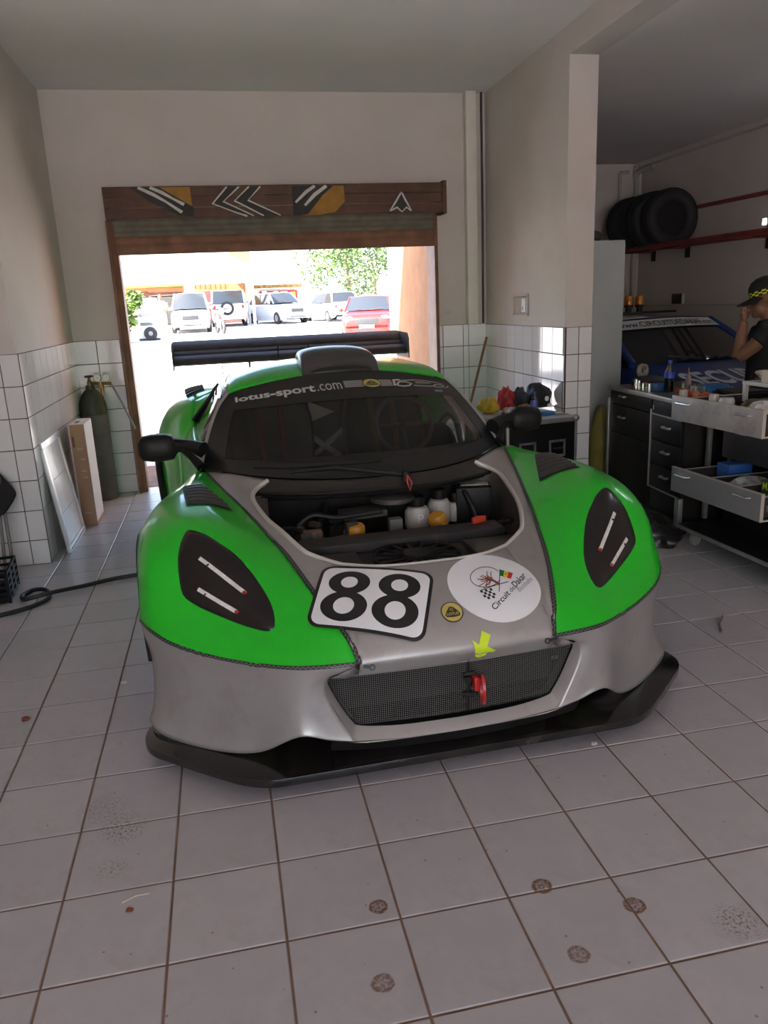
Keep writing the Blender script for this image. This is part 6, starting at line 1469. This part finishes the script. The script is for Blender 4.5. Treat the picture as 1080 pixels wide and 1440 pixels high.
# service building across the yard
YB2 = 45.0
bl = thing('service_building', 'long tan and white service building with maroon garage bays across the yard', 'building', (0,YB2,gz(YB2)))
zg = gz(YB2)
def bpart(nm, u0, v0, u1, v1, y0, y1, m, bev=0):
    a, b_ = at(u0, v0, YB2), at(u1, v1, YB2); return MB().box2((a.x, y0, a.z-zg), (b_.x, y1, b_.z-zg)).build(nm, m, bl, bevel=bev)
# the open bay is a real recess 3 m deep in the building
bpart('main_wall', 60,470,214,372, .3, 7, M_PWH); bpart('main_wall', 254,470,345,372, .3, 7, M_PWH); bpart('main_wall', 214,420,254,372, .3, 7, M_PWH); bpart('bay_back_wall', 214,470,254,420, 3.5, 7, M_PWH)
bpart('front_wall', 185,466,214,409, 0, .3, M_TAN); bpart('front_wall', 254,466,262,409, 0, .3, M_TAN); bpart('front_wall', 214,420,254,409, 0, .3, M_TAN)
for q_ in ((203,466,214,415), (254,466,260,415), (214,420,254,415)): bpart('bay_door_frame', *q_, -.03, .05, M_MAR)
bpart('front_wall', 276,466,348,403, -.2, .3, M_TAN); bpart('bay_door', 289,466,342,412, -.24, -.18, M_MAR)
bpart('column', 346,466,355,350, -1.0, -.2, M_TAN); bpart('upper_wall', 328,396,352,346, -.9, 0, M_TAN)
for k in range(14): bpart('painted_sign', 277+k*3.4,411,279+k*3.4,404, -.22, -.2, mat('sign_yellow', (.40,.25,.02), .8) if k % 2 else mat('sign_brown', (.12,.05,.03), .8))
bpart('thatch_edge', 178,412,262,405, -.6, .3, M_THA)
bpart('right_wing_wall', 356,466,436,405, 4.0, 9, M_PWH); bpart('thatch_edge', 356,408,434,400, 3.3, 4.2, M_THA)
bn_ = bpart('red_banner', 371,424,428,409, 3.85, 3.95, mat('banner_red', (.40,.03,.035), .8))
for k, (u, w_) in enumerate(((374,7),(391,8),(402,11),(418,7))): bpart('banner_motif', u,421,u+w_,411, 3.80, 3.86, mat('motif_white', (.75,.72,.70), .8) if k != 3 else mat('motif_ochre', (.45,.30,.06), .8))
bpart('roof_slab', 355,404,440,396, 3.0, 9, M_PWH)
# white shade canopy over the left part of the yard
cn = thing('shade_canopy', 'large white fabric canopy hanging over the parked cars', 'canopy', (at(270,400,38).x,38,gz(38)))
x0, x1 = at(120,400,38).x-cn.location.x, at(357,402,38).x-cn.location.x; zc = at(300,402,38).z-gz(38)
P = []
for i in range(9):
    u = i/8; P.append([Vector((x0+(x1-x0)*j/12, -1.5+6*u, zc+1.9*(1-(j/12)**2.2)+.8*math.sin(PI*u))) for j in range(13)])
MB().grid(P).build('fabric', mat('canopy_white', (.80,.80,.80), .8), cn, solid=.02)
for px_, py_ in ((x1-.1,-1.4), (x1-.1,4.4), (x0+.3,-1.4)): MB().cyl((px_,py_,0), (px_,py_,zc+.3), .06, n=10).build('post', M_CWHT, cn)
# white tool cabinet with tyre, and a helper beside it
wc = thing('white_cabinet', 'tall white equipment cabinet with a wheel leaning on it', 'cabinet', place(209,31))
MB().box2((-.42,0,.08), (.42,.6,1.62)).build('cabinet_body', M_CWHT, wc, bevel=.02)
for z0, z1 in ((1.36,1.50), (.92,1.08), (.58,.70)): MB().box2((-.28,-.02,z0), (.22,0,z1)).build('panel', mat('panel_grey', (.10,.11,.13), .5), wc)
MB().lathe([(.09,-.06),(.23,-.07),(.26,0),(.23,.07),(.09,.06),(.09,-.06)], 22, T(.08,-.14,.27) @ RX(PI/2)).build('wheel', M_RUBB, wc)
MB().box2((-.40,.02,0), (.40,.58,.08)).build('plinth', mat('plinth_dark', (.05,.05,.05), .6), wc)
def far_person(loc, label, shirt, trousers):
    p = thing('person', label, 'person', loc)
    b = MB(); b.tube([(0,0,.92),(0,0,1.2),(0,0,1.42)], [.15,.15,.12], 10); b.tube([(-.17,0,1.40),(.17,0,1.40)], .07, 8); b.tube([(0,0,1.42),(0,0,1.55)], .055, 8); b.ell((0,0,1.64), (.085,.10,.12), 12, 10); b.ell((0,-.10,1.62), (.015,.02,.02), 8, 6)
    for s in (-1, 1):
        b.tube([(s*.09,0,.92),(s*.11,0,.5),(s*.12,0,.06)], [.10,.07,.05], 8); b.tube([(s*.12,0,.05),(s*.13,-.16,.04)], .045, 8)
        b.tube([(s*.20,0,1.38),(s*.26,-.04,1.12),(s*.12,-.20,1.05)], [.06,.05,.04], 8); b.ell((s*.08,-.23,1.06), (.05,.04,.035), 8, 6)
    remeshed('body', b, M_SKIN, p, .03, 2)
    c_ = MB(); c_.tube([(0,0,.90),(0,0,1.2),(0,0,1.42)], [.18,.175,.15], 10); c_.tube([(-.18,0,1.40),(.18,0,1.40)], .09, 8)
    for s in (-1, 1): c_.tube([(s*.20,0,1.38),(s*.25,-.03,1.18)], .08, 8)
    remeshed('shirt', c_, shirt, p, .03, 2)
    c_ = MB()
    for s in (-1, 1): c_.tube([(s*.085,0,.96),(s*.11,0,.5),(s*.12,0,.09)], [.125,.095,.08], 8)
    remeshed('trousers', c_, trousers, p, .03, 2)
far_person(place(229,33), 'person in pale shirt standing beside the white cabinet in the yard', mat('shirt_pale', (.40,.36,.36), .9), mat('trousers_pale', (.45,.45,.47), .9))
# red motorbike by the off-roader
mk_ = thing('motorbike', 'red and white motorbike parked beside the people carrier', 'motorbike', place(307,33.4), math.radians(12))
for y in (-.62,.62):
    MB().lathe([(.20,-.04),(.27,-.05),(.30,0),(.27,.05),(.20,.04),(.20,-.04)], 22, T(0,y,.30) @ RY(PI/2)).build('tyre', M_RUBB, mk_)
    for k in range(5): MB().tube([(0,y,.30),(0,y+.22*math.cos(k*1.257),.30+.22*math.sin(k*1.257))], .012, 6).build('wheel_spoke', M_ALU, mk_)
MB().tube([(0,-.62,.30),(0,-.45,.80),(0,-.35,1.0)], .03, 8).build('fork', M_ALU, mk_); MB().tube([(-.35,-.30,1.05),(0,-.36,1.0),(.35,-.30,1.05)], .02, 8).build('handlebar', M_BLKP, mk_)
MB().ell((0,-.10,.78), (.15,.28,.14), 14, 10).build('fuel_tank', M_CRED, mk_); MB().ell((0,.35,.80), (.13,.36,.07), 14, 8).build('seat', M_BLKP, mk_); MB().box((0,.0,.45), (.25,.40,.35)).build('engine', M_STL, mk_, bevel=.04); MB().tube([(0,-.1,.6),(0,.3,.6),(0,.62,.30)], .03, 8).build('swing_arm', M_BLKP, mk_)
MB().ell((0,-.48,.95), (.12,.10,.13), 12, 8).build('headlamp_cowl', M_CWHT, mk_)
# trees and hedge
def tree(loc, h, r, label, nm, seed, col, trunk=True):
    t = thing(nm, label, 'tree' if trunk else 'shrub', loc); rnd = random.Random(seed)
    if trunk:
        MB().tube([(0,0,0),(.1,0,h*.3),(-.05,.1,h*.6)], [.16,.12,.07], 8).build('trunk', mat('bark', (.14,.09,.06), .9), t)
    mb = MB()
    cl = [(rnd.uniform(-1,1)*r*.75, rnd.uniform(-1,1)*r*.6, h*(.62 if trunk else .5)+rnd.uniform(-1,1)*h*.30, rnd.uniform(.28,.5)*r) for _ in range(12)]
    for k in range(2400):
        cx, cy, cz, cr_ = rnd.choice(cl); d = Vector((rnd.gauss(0,1), rnd.gauss(0,1), rnd.gauss(0,1))).normalized()*cr_*rnd.uniform(.55,1.05)
        p = Vector((cx, cy, cz))+d; p.z = max(.05, p.z); a = Vector((rnd.gauss(0,1), rnd.gauss(0,1), rnd.gauss(0,.6))).normalized(); q = a.orthogonal().normalized(); s = rnd.uniform(.10,.20)
        mb.add([p-a*s, p+q*s*.5, p+a*s, p-q*s*.5], [(0,1,2,3)])
    o = mb.build('foliage', mat('leaf_%s' % nm, col, .7, var=.4, vscale=3), t, doubles=False, smooth=False); o['kind'] = 'stuff'
x, y, z = place(492,54); tree((x,y,z), 6.3, 3.2, 'spreading green tree behind the estate car across the yard', 'yard_tree', 5, (.055,.10,.015))
x, y, z = place(530,60); tree((x,y,z), 6.4, 3.0, 'second green tree behind the red hatchback across the yard', 'yard_tree', 6, (.05,.09,.015))
x, y, z = place(181,30); tree((x-.3,y,z), 2.2, 1.0, 'bright green shrub beside the left door jamb outside', 'yard_shrub', 7, (.07,.12,.015), False)
